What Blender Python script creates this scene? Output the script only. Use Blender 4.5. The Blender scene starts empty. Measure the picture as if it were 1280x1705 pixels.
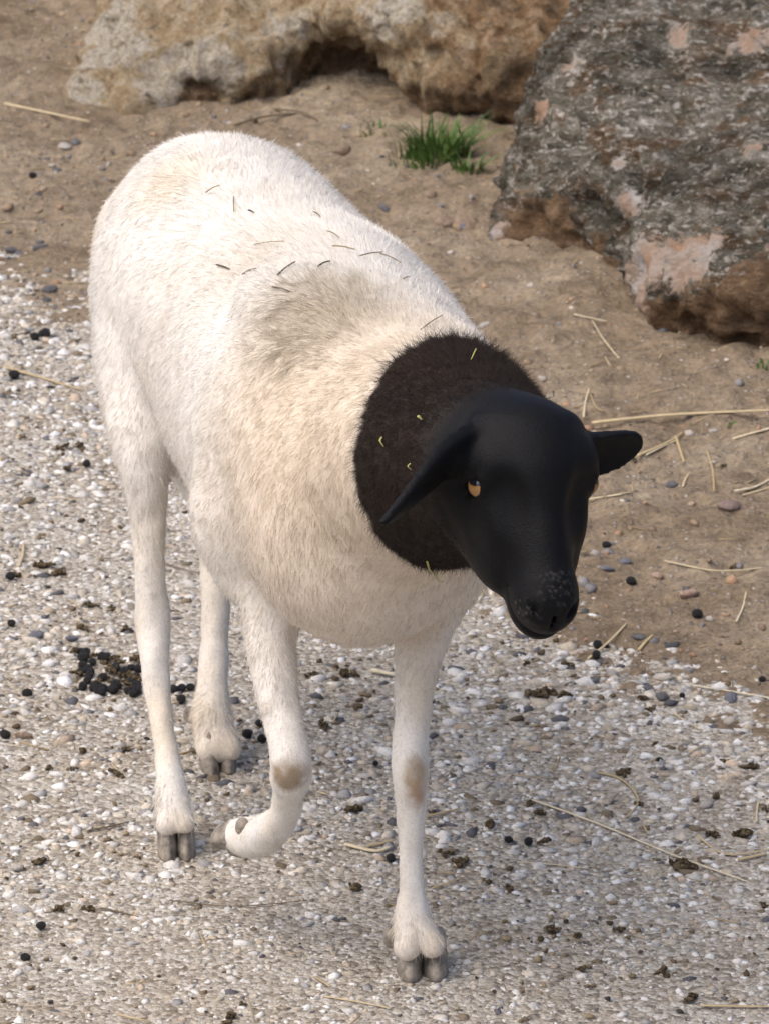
import bpy, bmesh, math, random
import numpy as np
from mathutils import Vector
from mathutils.bvhtree import BVHTree

random.seed(7)
RNG = np.random.default_rng(7)
scene = bpy.context.scene
COL = scene.collection
R = math.radians

# ------------------------------------------------------------------ camera
CAM_H, PITCH, FPX, PW, PH = 2.0, 20.0, 9200.0, 1280.0, 1705.0
cam_d = bpy.data.cameras.new('camera')
cam = bpy.data.objects.new('camera', cam_d)
COL.objects.link(cam)
cam.location = (0, 0, CAM_H)
cam.rotation_euler = (R(90 - PITCH), 0, 0)
cam_d.sensor_fit = 'VERTICAL'
cam_d.sensor_height = 36.0
cam_d.lens = 36.0 * FPX / PH
cam_d.clip_start, cam_d.clip_end = 0.1, 2000
cam_d.dof.use_dof = True
cam_d.dof.focus_distance = 4.5
cam_d.dof.aperture_fstop = 30.0
scene.camera = cam

# ------------------------------------------------------------------ sky, sun, exposure
SUN_EL, SUN_AZ = 60.0, -118.0        # azimuth measured from +Y (away from the camera) towards +X
world = bpy.data.worlds.new('World')
scene.world = world
world.use_nodes = True
wn = world.node_tree.nodes
sky = wn.new('ShaderNodeTexSky')
sky.sky_type = 'NISHITA'
sky.sun_disc = False
sky.sun_elevation = R(SUN_EL)
sky.sun_rotation = R(SUN_AZ)
sky.air_density, sky.dust_density, sky.ozone_density = 0.5, 4.5, 0.5
wn['Background'].inputs['Strength'].default_value = 0.15
world.node_tree.links.new(sky.outputs[0], wn['Background'].inputs['Color'])
sun_d = bpy.data.lights.new('sun', 'SUN')
sun_d.energy, sun_d.angle, sun_d.color = 1.05, R(80), (1.0, 0.94, 0.86)
sun = bpy.data.objects.new('sun', sun_d)
COL.objects.link(sun)
sd = Vector((math.sin(R(SUN_AZ)) * math.cos(R(SUN_EL)), math.cos(R(SUN_AZ)) * math.cos(R(SUN_EL)), math.sin(R(SUN_EL))))
sun.rotation_euler = sd.to_track_quat('Z', 'Y').to_euler()
vs = scene.view_settings
vs.view_transform, vs.look, vs.exposure, vs.gamma = 'Standard', 'None', 0.56, 1.0
vs.use_curve_mapping = False

# ------------------------------------------------------------------ helpers
CP, SP = math.cos(R(PITCH)), math.sin(R(PITCH))

def at(px, py, D):
    """world point whose horizontal distance from the camera foot is D and which the photo shows at px, py"""
    u, v = (px - PW / 2) / FPX, (PH / 2 - py) / FPX
    dy, dz = CP + v * SP, -SP + v * CP
    t = D / dy
    return np.array([u * t, D, CAM_H + dz * t])

def on_ground(px, py):
    u, v = (px - PW / 2) / FPX, (PH / 2 - py) / FPX
    dy, dz = CP + v * SP, -SP + v * CP
    z = 0.0
    for _ in range(6):
        t = (z - CAM_H) / dz
        z = surf(u * t, dy * t)
    return np.array([u * t, dy * t, z])

def tag(o, label=None, cat=None, group=None, kind=None):
    for k, v in (('label', label), ('category', cat), ('group', group), ('kind', kind)):
        if v:
            o[k] = v
    return o

def mesh_np(name, V, F, smooth=True):
    me = bpy.data.meshes.new(name)
    V = np.asarray(V, np.float32)
    F = np.asarray(F, np.int32)
    k = F.shape[1]
    me.vertices.add(len(V)); me.vertices.foreach_set('co', V.ravel())
    me.loops.add(F.size); me.loops.foreach_set('vertex_index', F.ravel())
    me.polygons.add(len(F))
    me.polygons.foreach_set('loop_start', np.arange(0, F.size, k, dtype=np.int32))
    me.polygons.foreach_set('loop_total', np.full(len(F), k, np.int32))
    if smooth:
        me.polygons.foreach_set('use_smooth', np.ones(len(F), bool))
    me.update(calc_edges=True)
    return me

def link(name, me, mat=None, parent=None):
    o = bpy.data.objects.new(name, me)
    COL.objects.link(o)
    if mat and not me.materials:
        me.materials.append(mat)
    if parent:
        o.parent = parent
    return o

def set_col(me, name, C, domain='POINT'):
    a = me.attributes.new(name, 'FLOAT_COLOR', domain)
    c = np.ones((len(C), 4), np.float32)
    c[:, :3] = C
    a.data.foreach_set('color', c.ravel())

# --- lattice noise
_PERM = np.random.default_rng(3).permutation(65536).astype(np.int64)

def _hash(i, j, k):
    return _PERM[(i * 73856093 ^ j * 19349663 ^ k * 83492791) & 65535] / 32767.5 - 1.0

def vnoise(P):
    P = np.asarray(P, np.float64)
    I = np.floor(P).astype(np.int64)
    f = P - I
    f = f * f * f * (f * (f * 6 - 15) + 10)
    r = 0
    for a in (0, 1):
        wa = f[:, 0] if a else 1 - f[:, 0]
        for b in (0, 1):
            wb = f[:, 1] if b else 1 - f[:, 1]
            for c in (0, 1):
                wc = f[:, 2] if c else 1 - f[:, 2]
                r = r + wa * wb * wc * _hash(I[:, 0] + a, I[:, 1] + b, I[:, 2] + c)
    return r

def fbm(P, scale, octv=4, gain=0.5, ridged=False):
    s, amp, tot = 0, 1.0, 0
    Q = np.asarray(P) * scale
    for o in range(octv):
        n = vnoise(Q + 17.3 * o)
        if ridged:
            n = 1 - 2 * np.abs(n)
        s = s + amp * n
        tot += amp
        amp *= gain
        Q = Q * 2.03
    return s / tot

def smooth(a, b, x):
    t = np.clip((x - a) / (b - a), 0, 1)
    return t * t * (3 - 2 * t)

def normals_of(V, F):
    N = np.zeros_like(V)
    a = V[F[:, 2]] - V[F[:, 0]]
    b = V[F[:, 3]] - V[F[:, 1]]
    n = np.cross(a, b)
    for i in range(4):
        np.add.at(N, F[:, i], n)
    return N / np.maximum(np.linalg.norm(N, axis=1, keepdims=True), 1e-12)

# --- signed distance field on a rectilinear grid, meshed with surface nets
class Field:
    def __init__(self, xs, ys, zs):
        self.ax = [np.asarray(a, np.float32) for a in (xs, ys, zs)]
        self.F = np.full([len(a) for a in self.ax], 1.0, np.float32)

    def box(self, lo, hi):
        sl = []
        for a, l, h in zip(self.ax, lo, hi):
            i, j = np.searchsorted(a, l), np.searchsorted(a, h)
            sl.append(slice(max(i - 1, 0), max(j + 1, 1)))
        X = self.ax[0][sl[0]][:, None, None]
        Y = self.ax[1][sl[1]][None, :, None]
        Z = self.ax[2][sl[2]][None, None, :]
        return tuple(sl), X, Y, Z

    def put(self, d, sl, k, sub=False):
        a = self.F[sl]
        if sub:
            d = -d
            h = np.maximum(k - np.abs(a - d), 0) / k
            self.F[sl] = np.maximum(a, d) + h * h * k * 0.25
        else:
            h = np.maximum(k - np.abs(a - d), 0) / k
            self.F[sl] = np.minimum(a, d) - h * h * k * 0.25

    def cone(self, a, b, r1, r2, k=0.02, flat=None):
        """tapered capsule from a to b"""
        a, b = np.asarray(a, float), np.asarray(b, float)
        m = max(r1, r2) + max(k, 0.02)
        sl, X, Y, Z = self.box(np.minimum(a, b) - m, np.maximum(a, b) + m)
        ba = b - a
        L2 = max(float(ba @ ba), 1e-12)
        t = np.clip(((X - a[0]) * ba[0] + (Y - a[1]) * ba[1] + (Z - a[2]) * ba[2]) / L2, 0, 1)
        d = np.sqrt((X - a[0] - t * ba[0]) ** 2 + (Y - a[1] - t * ba[1]) ** 2 + (Z - a[2] - t * ba[2]) ** 2) - (r1 + t * (r2 - r1))
        self.put(d.astype(np.float32), sl, k)

    def chain(self, pts, k=0.012, sub=5):
        """smooth limb through the points: resampled, united sharply, then blended into the body"""
        Q = np.array([list(p) + [r] for p, r in pts], float)
        L = []
        for i in range(len(Q) - 1):
            p0, p1, p2, p3 = Q[max(i - 1, 0)], Q[i], Q[i + 1], Q[min(i + 2, len(Q) - 1)]
            for t in np.linspace(0, 1, sub + 1)[:-1]:
                L.append(0.5 * (2 * p1 + (p2 - p0) * t + (2 * p0 - 5 * p1 + 4 * p2 - p3) * t * t + (3 * p1 - p0 - 3 * p2 + p3) * t ** 3))
        L.append(Q[-1]); L = np.array(L)
        m = L[:, 3].max() + max(k, 0.02)
        sl, X, Y, Z = self.box(L[:, :3].min(0) - m, L[:, :3].max(0) + m)
        d = None
        for a, b in zip(L, L[1:]):
            ba = b[:3] - a[:3]
            L2 = max(float(ba @ ba), 1e-12)
            t = np.clip(((X - a[0]) * ba[0] + (Y - a[1]) * ba[1] + (Z - a[2]) * ba[2]) / L2, 0, 1)
            q = np.sqrt((X - a[0] - t * ba[0]) ** 2 + (Y - a[1] - t * ba[1]) ** 2 + (Z - a[2] - t * ba[2]) ** 2) - (a[3] + t * (b[3] - a[3]))
            d = q if d is None else np.minimum(d, q)
        self.put(d.astype(np.float32), sl, k)

    def ell(self, c, rad, axes, k=0.04, sub=False):
        c, rad = np.asarray(c, float), np.asarray(rad, float)
        ext = np.sqrt(sum((axes[i] * rad[i]) ** 2 for i in range(3))) + max(k, 0.02)
        sl, X, Y, Z = self.box(c - ext, c + ext)
        k0 = k1 = 0
        for i in range(3):
            q = (X - c[0]) * axes[i][0] + (Y - c[1]) * axes[i][1] + (Z - c[2]) * axes[i][2]
            k0 = k0 + (q / rad[i]) ** 2
            k1 = k1 + (q / rad[i] ** 2) ** 2
        k0, k1 = np.sqrt(k0), np.sqrt(k1)
        d = np.where(k1 > 1e-6, k0 * (k0 - 1) / np.maximum(k1, 1e-6), -rad.min())
        self.put(d.astype(np.float32), sl, k, sub)

    def mesh(self):
        F = self.F
        S = F < 0
        nx, ny, nz = F.shape
        cnt = np.zeros((nx - 1, ny - 1, nz - 1), np.int8)
        for i in (0, 1):
            for j in (0, 1):
                for l in (0, 1):
                    cnt += S[i:nx - 1 + i, j:ny - 1 + j, l:nz - 1 + l]
        act = np.argwhere((cnt > 0) & (cnt < 8))
        vid = np.full(cnt.shape, -1, np.int32)
        vid[act[:, 0], act[:, 1], act[:, 2]] = np.arange(len(act))
        acc = np.zeros((len(act), 3)); num = np.zeros(len(act))
        corners = [(i, j, l) for i in (0, 1) for j in (0, 1) for l in (0, 1)]
        for a in corners:
            for ax in range(3):
                if a[ax]:
                    continue
                b = list(a); b[ax] = 1
                A, B = act + np.array(a), act + np.array(b)
                fa, fb = F[A[:, 0], A[:, 1], A[:, 2]], F[B[:, 0], B[:, 1], B[:, 2]]
                m = (fa < 0) != (fb < 0)
                t = np.where(m, fa / np.where(m, fa - fb, 1), 0)
                for d in range(3):
                    pa, pb = self.ax[d][A[:, d]], self.ax[d][B[:, d]]
                    acc[:, d] += np.where(m, pa + t * (pb - pa), 0)
                num += m
        V = acc / num[:, None]
        quads = []
        for ax in range(3):
            u, v = (ax + 1) % 3, (ax + 2) % 3
            lo = [slice(None)] * 3; hi = [slice(None)] * 3
            lo[ax] = slice(0, -1); hi[ax] = slice(1, None)
            ch = S[tuple(lo)] != S[tuple(hi)]
            e = np.argwhere(ch)
            ok = (e[:, u] > 0) & (e[:, v] > 0) & (e[:, u] < F.shape[u] - 1) & (e[:, v] < F.shape[v] - 1)
            e = e[ok]
            q = []
            for du, dv in ((-1, -1), (0, -1), (0, 0), (-1, 0)):
                c = e.copy(); c[:, u] += du; c[:, v] += dv
                q.append(vid[c[:, 0], c[:, 1], c[:, 2]])
            q = np.stack(q, 1)
            inside = S[e[:, 0], e[:, 1], e[:, 2]]
            q[~inside] = q[~inside][:, ::-1]
            quads.append(q)
        return V, np.concatenate(quads)

def relax(V, F, n=2, w=0.5):
    for _ in range(n):
        A = np.zeros_like(V); c = np.zeros(len(V))
        for i in range(4):
            j = F[:, (i + 1) % 4]
            np.add.at(A, F[:, i], V[j]); np.add.at(c, F[:, i], 1)
            np.add.at(A, j, V[F[:, i]]); np.add.at(c, j, 1)
        V = V + w * (A / np.maximum(c, 1)[:, None] - V)
    return V

# --- materials
class Mat:
    def __init__(self, name, rough=0.8, spec=0.3):
        self.m = bpy.data.materials.new(name)
        self.m.use_nodes = True
        self.t = self.m.node_tree
        self.b = self.t.nodes['Principled BSDF']
        self.b.inputs['Roughness'].default_value = rough
        self.b.inputs['Specular IOR Level'].default_value = spec
        self.co = None

    def n(self, typ, **kw):
        x = self.t.nodes.new(typ)
        for k, v in kw.items():
            setattr(x, k, v)
        return x

    def ln(self, a, b):
        self.t.links.new(a, b)

    def coord(self):
        if self.co is None:
            self.co = self.n('ShaderNodeTexCoord').outputs['Object']
        return self.co

    def noise(self, scale, detail=6, rough=0.6, dist=0.0, vec=None):
        x = self.n('ShaderNodeTexNoise')
        x.inputs['Scale'].default_value = scale
        x.inputs['Detail'].default_value = detail
        x.inputs['Roughness'].default_value = rough
        x.inputs['Distortion'].default_value = dist
        self.ln(vec or self.coord(), x.inputs['Vector'])
        return x.outputs['Fac']

    def voro(self, scale, out='Distance', vec=None, feature='F1'):
        x = self.n('ShaderNodeTexVoronoi', feature=feature)
        x.inputs['Scale'].default_value = scale
        self.ln(vec or self.coord(), x.inputs['Vector'])
        return x.outputs[out]

    def ramp(self, fac, stops):
        x = self.n('ShaderNodeValToRGB')
        e = x.color_ramp.elements
        while len(e) < len(stops):
            e.new(0.5)
        for el, (p, c) in zip(e, stops):
            el.position = p
            el.color = (c, c, c, 1) if isinstance(c, (int, float)) else (*c, 1)
        self.ln(fac, x.inputs['Fac'])
        return x.outputs['Color']

    def mix(self, fac, a, b, mode='MIX'):
        x = self.n('ShaderNodeMix', data_type='RGBA', blend_type=mode)
        for s, v in ((x.inputs[0], fac), (x.inputs[6], a), (x.inputs[7], b)):
            if isinstance(v, (int, float)):
                s.default_value = v
            elif isinstance(v, tuple):
                s.default_value = (*v, 1)
            else:
                self.ln(v, s)
        return x.outputs[2]

    def math(self, op, a, b=0.0):
        x = self.n('ShaderNodeMath', operation=op)
        for s, v in zip(x.inputs, (a, b)):
            if isinstance(v, (int, float)):
                s.default_value = v
            else:
                self.ln(v, s)
        return x.outputs[0]

    def attr(self, name):
        return self.n('ShaderNodeAttribute', attribute_name=name).outputs['Color']

    def sep(self, vec, i):
        x = self.n('ShaderNodeSeparateXYZ')
        self.ln(vec, x.inputs[0])
        return x.outputs[i]

    def col(self, c):
        if isinstance(c, tuple):
            self.b.inputs['Base Color'].default_value = (*c, 1)
        else:
            self.ln(c, self.b.inputs['Base Color'])
        return self

    def bump(self, h, dist=0.002, strength=1.0):
        x = self.n('ShaderNodeBump')
        x.inputs['Distance'].default_value = dist
        x.inputs['Strength'].default_value = strength
        self.ln(h, x.inputs['Height'])
        self.ln(x.outputs[0], self.b.inputs['Normal'])
        return self

#@@GROUND
# ------------------------------------------------------------------ ground, pavement, gravel
_bx = np.array([-3.0, -0.9, -0.6, -0.455, -0.334, -0.1, 0.0, 0.0975, 0.186, 0.239, 0.364, 0.6, 3.0])
_by = np.array([7.3, 6.55, 6.36, 6.28, 6.12, 5.75, 5.56, 5.30, 5.10, 4.97, 4.86, 4.68, 3.4])

def soil_side(x, y):
    return y - np.interp(x, _bx, _by)

def ground_h(x, y):
    x = np.atleast_1d(np.asarray(x, float)); y = np.atleast_1d(np.asarray(y, float))
    P = np.stack([x, y, np.zeros_like(x)], 1)
    s = soil_side(x, y) + 0.10 * fbm(P, 9, 3) + 0.05 * fbm(P, 40, 2)
    far = smooth(60, 8, np.hypot(x, y - 5))
    base = -0.03 + 0.022 * smooth(-0.45, -0.22, s) + 0.018 * smooth(-0.22, 0.25, s) + 0.010 * smooth(0.2, 0.6, s) + 0.02 * smooth(0.6, 1.8, s)
    lump = 0.016 * fbm(P, 5, 3) + 0.009 * fbm(P + 5, 22, 3) + 0.0065 * fbm(P + 9, 60, 3)
    fine_ = 0.0055 * fbm(P + 9, 60, 3) + 0.003 * fbm(P + 2, 25, 2)
    w_ = smooth(-0.05, 0.3, s)
    return base + far * (lump * w_ + fine_ * (1 - w_) * smooth(-0.4, -0.15, s))

def surf(x, y):
    return float(max(ground_h(x, y)[0], 0.0012 if soil_side(x, y) < 0.3 else -1))

def rect_grid(xs, ys, zf):
    X, Y = np.meshgrid(xs, ys, indexing='ij')
    Z = zf(X.ravel(), Y.ravel())
    V = np.stack([X.ravel(), Y.ravel(), Z], 1)
    nx, ny = len(xs), len(ys)
    i = (np.arange(nx - 1)[:, None] * ny + np.arange(ny - 1)[None, :]).ravel()
    F = np.stack([i, i + ny, i + ny + 1, i + 1], 1)
    return V, F

GS = 0.0062
gx = np.concatenate([[-400, -150, -60, -25, -12, -6, -3.5, -2.4, -1.8, -1.4], np.arange(-1.10, 1.101, GS), [1.4, 1.8, 2.4, 3.5, 6, 12, 25, 60, 150, 400]])
gy = np.concatenate([[-400, -150, -60, -25, -12, -5, -1, 1.5, 3, 3.8], np.arange(4.3, 7.9, GS), [8.2, 8.5, 9, 10, 12, 15, 22, 40, 90, 200, 600]])
V, F = rect_grid(gx, gy, ground_h)
m = Mat('soil', 0.95, 0.15)
big = m.noise(6, 4)
fine = m.noise(160, 6, 0.7)
mid = m.noise(38, 5, 0.65)
c = m.ramp(big, [(0.3, (0.30, 0.228, 0.152)), (0.52, (0.39, 0.308, 0.215)), (0.70, (0.49, 0.405, 0.295))])
c = m.mix(0.65, c, m.ramp(mid, [(0.32, 0.42), (0.60, 1.05)]), 'MULTIPLY')
c = m.mix(0.7, c, m.ramp(fine, [(0.32, 0.42), (0.62, 1.1)]), 'MULTIPLY')
peb = m.voro(150)
pebc = m.n('ShaderNodeTexVoronoi'); pebc.inputs['Scale'].default_value = 150; m.ln(m.coord(), pebc.inputs['Vector'])
pick = m.ramp(m.sep(pebc.outputs['Color'], 0), [(0.80, 0.0), (0.82, 1.0)])
inside = m.ramp(peb, [(0.28, 1.0), (0.40, 0.0)])
pf = m.math('MULTIPLY', pick, inside)
c = m.mix(pf, c, m.ramp(m.sep(pebc.outputs['Color'], 1), [(0.0, (0.16, 0.15, 0.15)), (0.5, (0.38, 0.33, 0.28)), (1.0, (0.55, 0.5, 0.44))]))
m.col(c)
h = m.math('ADD', m.math('MULTIPLY', fine, 0.6), m.math('ADD', mid, m.math('MULTIPLY', pf, 0.35)))
m.bump(h, 0.011)
ground = tag(link('ground', mesh_np('ground', V, F), m.m), kind='structure')

px_ = np.concatenate([[-8, -4, -2.5, -1.6], np.arange(-1.1, 1.101, 0.02), [1.6, 2.5, 4, 8]])
py_ = np.concatenate([[-4, -1, 1, 2.5, 3.4], np.arange(3.8, 6.9, 0.02), [7.2, 7.6]])
def pave_h(x, y):
    P = np.stack([x, y, 0 * x], 1)
    return 0.0012 * fbm(P, 6, 3) + 0.0008 * fbm(P, 30, 2)
V, F = rect_grid(px_, py_, pave_h)
keep = (soil_side(V[F, 0], V[F, 1]) < 0.35).all(1)
m = Mat('pavement_mortar', 0.9, 0.2)
v1 = m.n('ShaderNodeTexVoronoi'); v1.inputs['Scale'].default_value = 190; m.ln(m.coord(), v1.inputs['Vector'])
c = m.ramp(m.sep(v1.outputs['Color'], 0), [(0.0, (0.29, 0.26, 0.22)), (0.35, (0.49, 0.45, 0.385)), (0.8, (0.63, 0.595, 0.53)), (1.0, (0.74, 0.72, 0.68))])
c = m.mix(0.8, c, m.ramp(m.noise(9, 5, 0.65), [(0.3, (0.74, 0.67, 0.58)), (0.6, (1.0, 0.99, 0.97))]), 'MULTIPLY')
c = m.mix(0.7, c, m.ramp(m.noise(260, 4, 0.7), [(0.32, 0.35), (0.6, 1.0)]), 'MULTIPLY')
m.col(c)
m.bump(m.math('ADD', m.math('SUBTRACT', m.noise(220, 5, 0.7), v1.outputs['Distance']), m.noise(60, 4)), 0.003)
pavement = tag(link('pavement', mesh_np('pavement', V, F[keep]), m.m), kind='structure')

# stone templates: rough icosahedra
def ico(level=1):
    bm = bmesh.new(); bmesh.ops.create_icosphere(bm, subdivisions=level, radius=1.0)
    V = np.array([v.co[:] for v in bm.verts]); F = np.array([[v.index for v in f.verts] for f in bm.faces]); bm.free()
    return V, F

def stone_cloud(name, pos, size, flat, cols, mat, parent, seed=1, level=1, jag=0.22, sink=0.0):
    rg = np.random.default_rng(seed)
    T, TF = ico(level)
    temps = [T * (1 + jag * rg.uniform(-1, 1, (len(T), 1))) for _ in range(14)]
    temps = np.array(temps)
    n = len(pos)
    ang = rg.uniform(0, 2 * np.pi, n)
    sx = size * rg.uniform(0.8, 1.35, n); sy = size * rg.uniform(0.65, 1.0, n); sz = size * flat
    L = temps[rg.integers(0, 14, n)] * np.stack([sx, sy, sz], 1)[:, None, :]
    tx = rg.normal(0, 0.25, n)[:, None]
    L[:, :, 2] += tx * L[:, :, 0] * 0.6
    ca, sa = np.cos(ang)[:, None], np.sin(ang)[:, None]
    X = L[:, :, 0] * ca - L[:, :, 1] * sa + pos[:, 0:1]
    Y = L[:, :, 0] * sa + L[:, :, 1] * ca + pos[:, 1:2]
    Z = L[:, :, 2] + pos[:, 2:3] + (sz * sink)[:, None]
    V = np.stack([X, Y, Z], 2).reshape(-1, 3)
    F = (TF[None] + (np.arange(n) * len(T))[:, None, None]).reshape(-1, 3)
    me = mesh_np(name, V, F)
    set_col(me, 'stone', np.repeat(cols, len(T), 0))
    return tag(link(name, me, mat, parent), kind='stuff')

m = Mat('stone_mixed', 0.85, 0.25)
c = m.mix(0.75, m.attr('stone'), m.ramp(m.noise(300, 4, 0.7), [(0.3, 0.62), (0.62, 1.08)]), 'MULTIPLY')
m.col(c); m.bump(m.noise(420, 4, 0.7), 0.0012)
M_STONE = m.m

N = 62000
xy = np.stack([RNG.uniform(-0.74, 0.74, N), RNG.uniform(3.85, 6.75, N)], 1)
# fewer proud stones on the worn part near the camera, more in clean patches
P3 = np.concatenate([xy, np.zeros((N, 1))], 1)
den = 0.75 + 0.55 * fbm(P3, 4, 3) - 0.10 * smooth(4.5, 4.1, xy[:, 1])
ok = (soil_side(xy[:, 0], xy[:, 1]) < 0.28) & (RNG.uniform(0, 1, N) < den)
xy = xy[ok]; n = len(xy)
size = np.clip(RNG.lognormal(np.log(0.0036), 0.45, n), 0.0014, 0.0105) * (0.62 + 0.38 * smooth(4.25, 4.75, xy[:, 1]))
u = RNG.uniform(0, 1, n)[:, None]
pal = np.array([(0.68, 0.665, 0.635), (0.58, 0.56, 0.525), (0.52, 0.47, 0.395), (0.43, 0.38, 0.30), (0.33, 0.325, 0.32), (0.49, 0.40, 0.31), (0.11, 0.11, 0.12), (0.18, 0.145, 0.10)])
pi = RNG.choice(8, n, p=[0.31, 0.23, 0.15, 0.09, 0.08, 0.05, 0.045, 0.045])
cols = np.clip(pal[pi] * RNG.uniform(0.88, 1.3, (n, 1)), 0, 0.8)
z = pave_h(xy[:, 0], xy[:, 1])
stone_cloud('embedded_gravel', np.concatenate([xy, z[:, None]], 1), size, RNG.uniform(0.35, 0.75, n), cols, M_STONE, pavement, 11, 1, 0.42, -0.15)

# small loose stones and crumbs in the soil
N = 16000
xy = np.stack([RNG.uniform(-0.95, 0.95, N), RNG.uniform(4.5, 7.9, N)], 1)
s = soil_side(xy[:, 0], xy[:, 1])
ok = (s > -0.03) & (RNG.uniform(0, 1, N) < 0.25 + 0.75 * np.exp(-np.maximum(s, 0) / 0.28) + 0.2 * fbm(np.concatenate([xy, np.ones((N, 1))], 1), 6, 2))
xy = xy[ok]; n = len(xy)
size = np.clip(RNG.lognormal(np.log(0.0028), 0.45, n), 0.0012, 0.010)
pal = np.array([(0.30, 0.225, 0.15), (0.36, 0.28, 0.20), (0.25, 0.24, 0.24), (0.50, 0.45, 0.39), (0.42, 0.27, 0.17), (0.11, 0.11, 0.115)])
pi = RNG.choice(6, n, p=[0.36, 0.22, 0.15, 0.13, 0.08, 0.06])
cols = pal[pi] * RNG.uniform(0.8, 1.2, (n, 1))
stone_cloud('soil_gravel', np.concatenate([xy, ground_h(xy[:, 0], xy[:, 1])[:, None]], 1), size, RNG.uniform(0.45, 0.8, n), cols, M_STONE, ground, 12, 1, 0.28, 0.1)

# brown litter dust trodden into the pavement, and short straw fibres
N = 9000
xy = np.stack([RNG.uniform(-0.7, 0.7, N), RNG.uniform(3.9, 6.5, N)], 1)
P3 = np.concatenate([xy, np.full((N, 1), 3.0)], 1)
ok = (soil_side(xy[:, 0], xy[:, 1]) < 0.1) & (RNG.uniform(0, 1, N) < np.clip(0.30 + 1.3 * fbm(P3, 7, 3), 0.03, 1))
xy = xy[ok]; n = len(xy)
pal = np.array([(0.10, 0.07, 0.04), (0.20, 0.15, 0.085), (0.32, 0.25, 0.155), (0.05, 0.045, 0.04)])
cols = pal[RNG.choice(4, n, p=[0.3, 0.32, 0.26, 0.12])] * RNG.uniform(0.8, 1.2, (n, 1))
stone_cloud('trodden_litter', np.concatenate([xy, np.full((n, 1), 0.0016)], 1), np.clip(RNG.lognormal(np.log(0.0020), 0.4, n), 0.001, 0.005), RNG.uniform(0.3, 0.6, n), cols, M_STONE, pavement, 13, 1, 0.4, 0.1)

m = Mat('straw_fibre', 0.7, 0.2)
m.col(m.ramp(m.noise(14, 3), [(0.35, (0.30, 0.22, 0.12)), (0.65, (0.58, 0.47, 0.29))]))
Vs, Fs = [], []
for k in range(420):
    x, y = RNG.uniform(-0.65, 0.65), RNG.uniform(4.0, 7.0)
    if soil_side(x, y) < 0.1 and RNG.uniform() < 0.45:
        continue
    L, a, w = RNG.uniform(0.004, 0.018), RNG.uniform(0, 3.14), RNG.uniform(0.0003, 0.0007)
    z = max(float(ground_h(x, y)[0]), 0.002 if soil_side(x, y) < 0.2 else -1) + 0.0012
    d = np.array([math.cos(a), math.sin(a), 0]); q = np.array([-d[1], d[0], 0]); c0 = np.array([x, y, z])
    tl = RNG.uniform(-0.15, 0.15)
    o_ = len(Vs)
    for e in (-1, 1):
        for i, j in ((-1, -1), (1, -1), (1, 1), (-1, 1)):
            Vs.append(c0 + d * L * e + q * w * i + np.array([0, 0, w * j + tl * L * e]))
    Fs += [(o_, o_ + 1, o_ + 5, o_ + 4), (o_ + 1, o_ + 2, o_ + 6, o_ + 5), (o_ + 2, o_ + 3, o_ + 7, o_ + 6), (o_ + 3, o_, o_ + 4, o_ + 7), (o_ + 3, o_ + 2, o_ + 1, o_), (o_ + 4, o_ + 5, o_ + 6, o_ + 7)]
tag(link('straw_fibres', mesh_np('straw_fibres', Vs, Fs, False), m.m, ground), kind='stuff')

#@@ROCKS
# ------------------------------------------------------------------ boulders
def hull_planes(pts):
    bm = bmesh.new()
    for p in pts:
        bm.verts.new(p)
    r = bmesh.ops.convex_hull(bm, input=bm.verts)
    bm.normal_update()
    ctr = np.mean(pts, 0)
    out = []
    for f in bm.faces:
        nrm, p0 = np.array(f.normal), np.array(f.verts[0].co)
        if nrm @ (ctr - p0) > 0:
            nrm = -nrm
        out.append((nrm, nrm @ p0))
    bm.free()
    return out

def boulder(name, hulls, cuts, step, disp, mat, seedv, patches, k=0.03, adds=()):
    allp = np.concatenate([np.array(h) for h in hulls])
    lo, hi = allp.min(0) - 0.06, allp.max(0) + 0.06
    fl = Field(*[np.arange(l, h, step) for l, h in zip(lo, hi)])
    X, Y, Z = fl.ax[0][:, None, None], fl.ax[1][None, :, None], fl.ax[2][None, None, :]
    for hpts in hulls:
        d = None
        for nrm, off in hull_planes(np.array(hpts)):
            q = X * nrm[0] + Y * nrm[1] + Z * nrm[2] - off
            if d is None:
                d = q
            else:
                hh = np.maximum(k - np.abs(d - q), 0) / k
                d = np.maximum(d, q) + hh * hh * k * 0.25
        fl.put(d.astype(np.float32), (slice(None),) * 3, 0.03)
    for c, rad, kk in adds:
        fl.ell(c, rad, np.eye(3), kk)
    for c, rad, kk in cuts:
        fl.ell(c, rad, np.eye(3), kk, sub=True)
    V, F = fl.mesh()
    V = relax(V, F, 3)
    N = normals_of(V, F)
    V = V + N * disp(V + seedv)[:, None]
    me = mesh_np(name, V, F)
    BVr = BVHTree.FromPolygons([tuple(v) for v in V], [tuple(int(i) for i in f) for f in F])
    def hit(px, py):
        o_ = Vector((0, 0, CAM_H))
        h_ = BVr.ray_cast(o_, (Vector(at(px, py, 5.0)) - o_).normalized())
        return at(px, py, 6.4) if h_[0] is None else np.array(h_[0])
    for nm, spots in patches.items():
        f_ = np.zeros(len(V))
        for px, py, r_, w_ in spots:
            q = V - hit(px, py)
            f_ = np.maximum(f_, w_ * (1 - np.linalg.norm(q, axis=1) / r_))
        at_ = me.attributes.new(nm, 'FLOAT', 'POINT')
        at_.data.foreach_set('value', np.clip(f_, 0, 1).astype(np.float32))
    o = link(name, me, mat)
    return o

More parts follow.
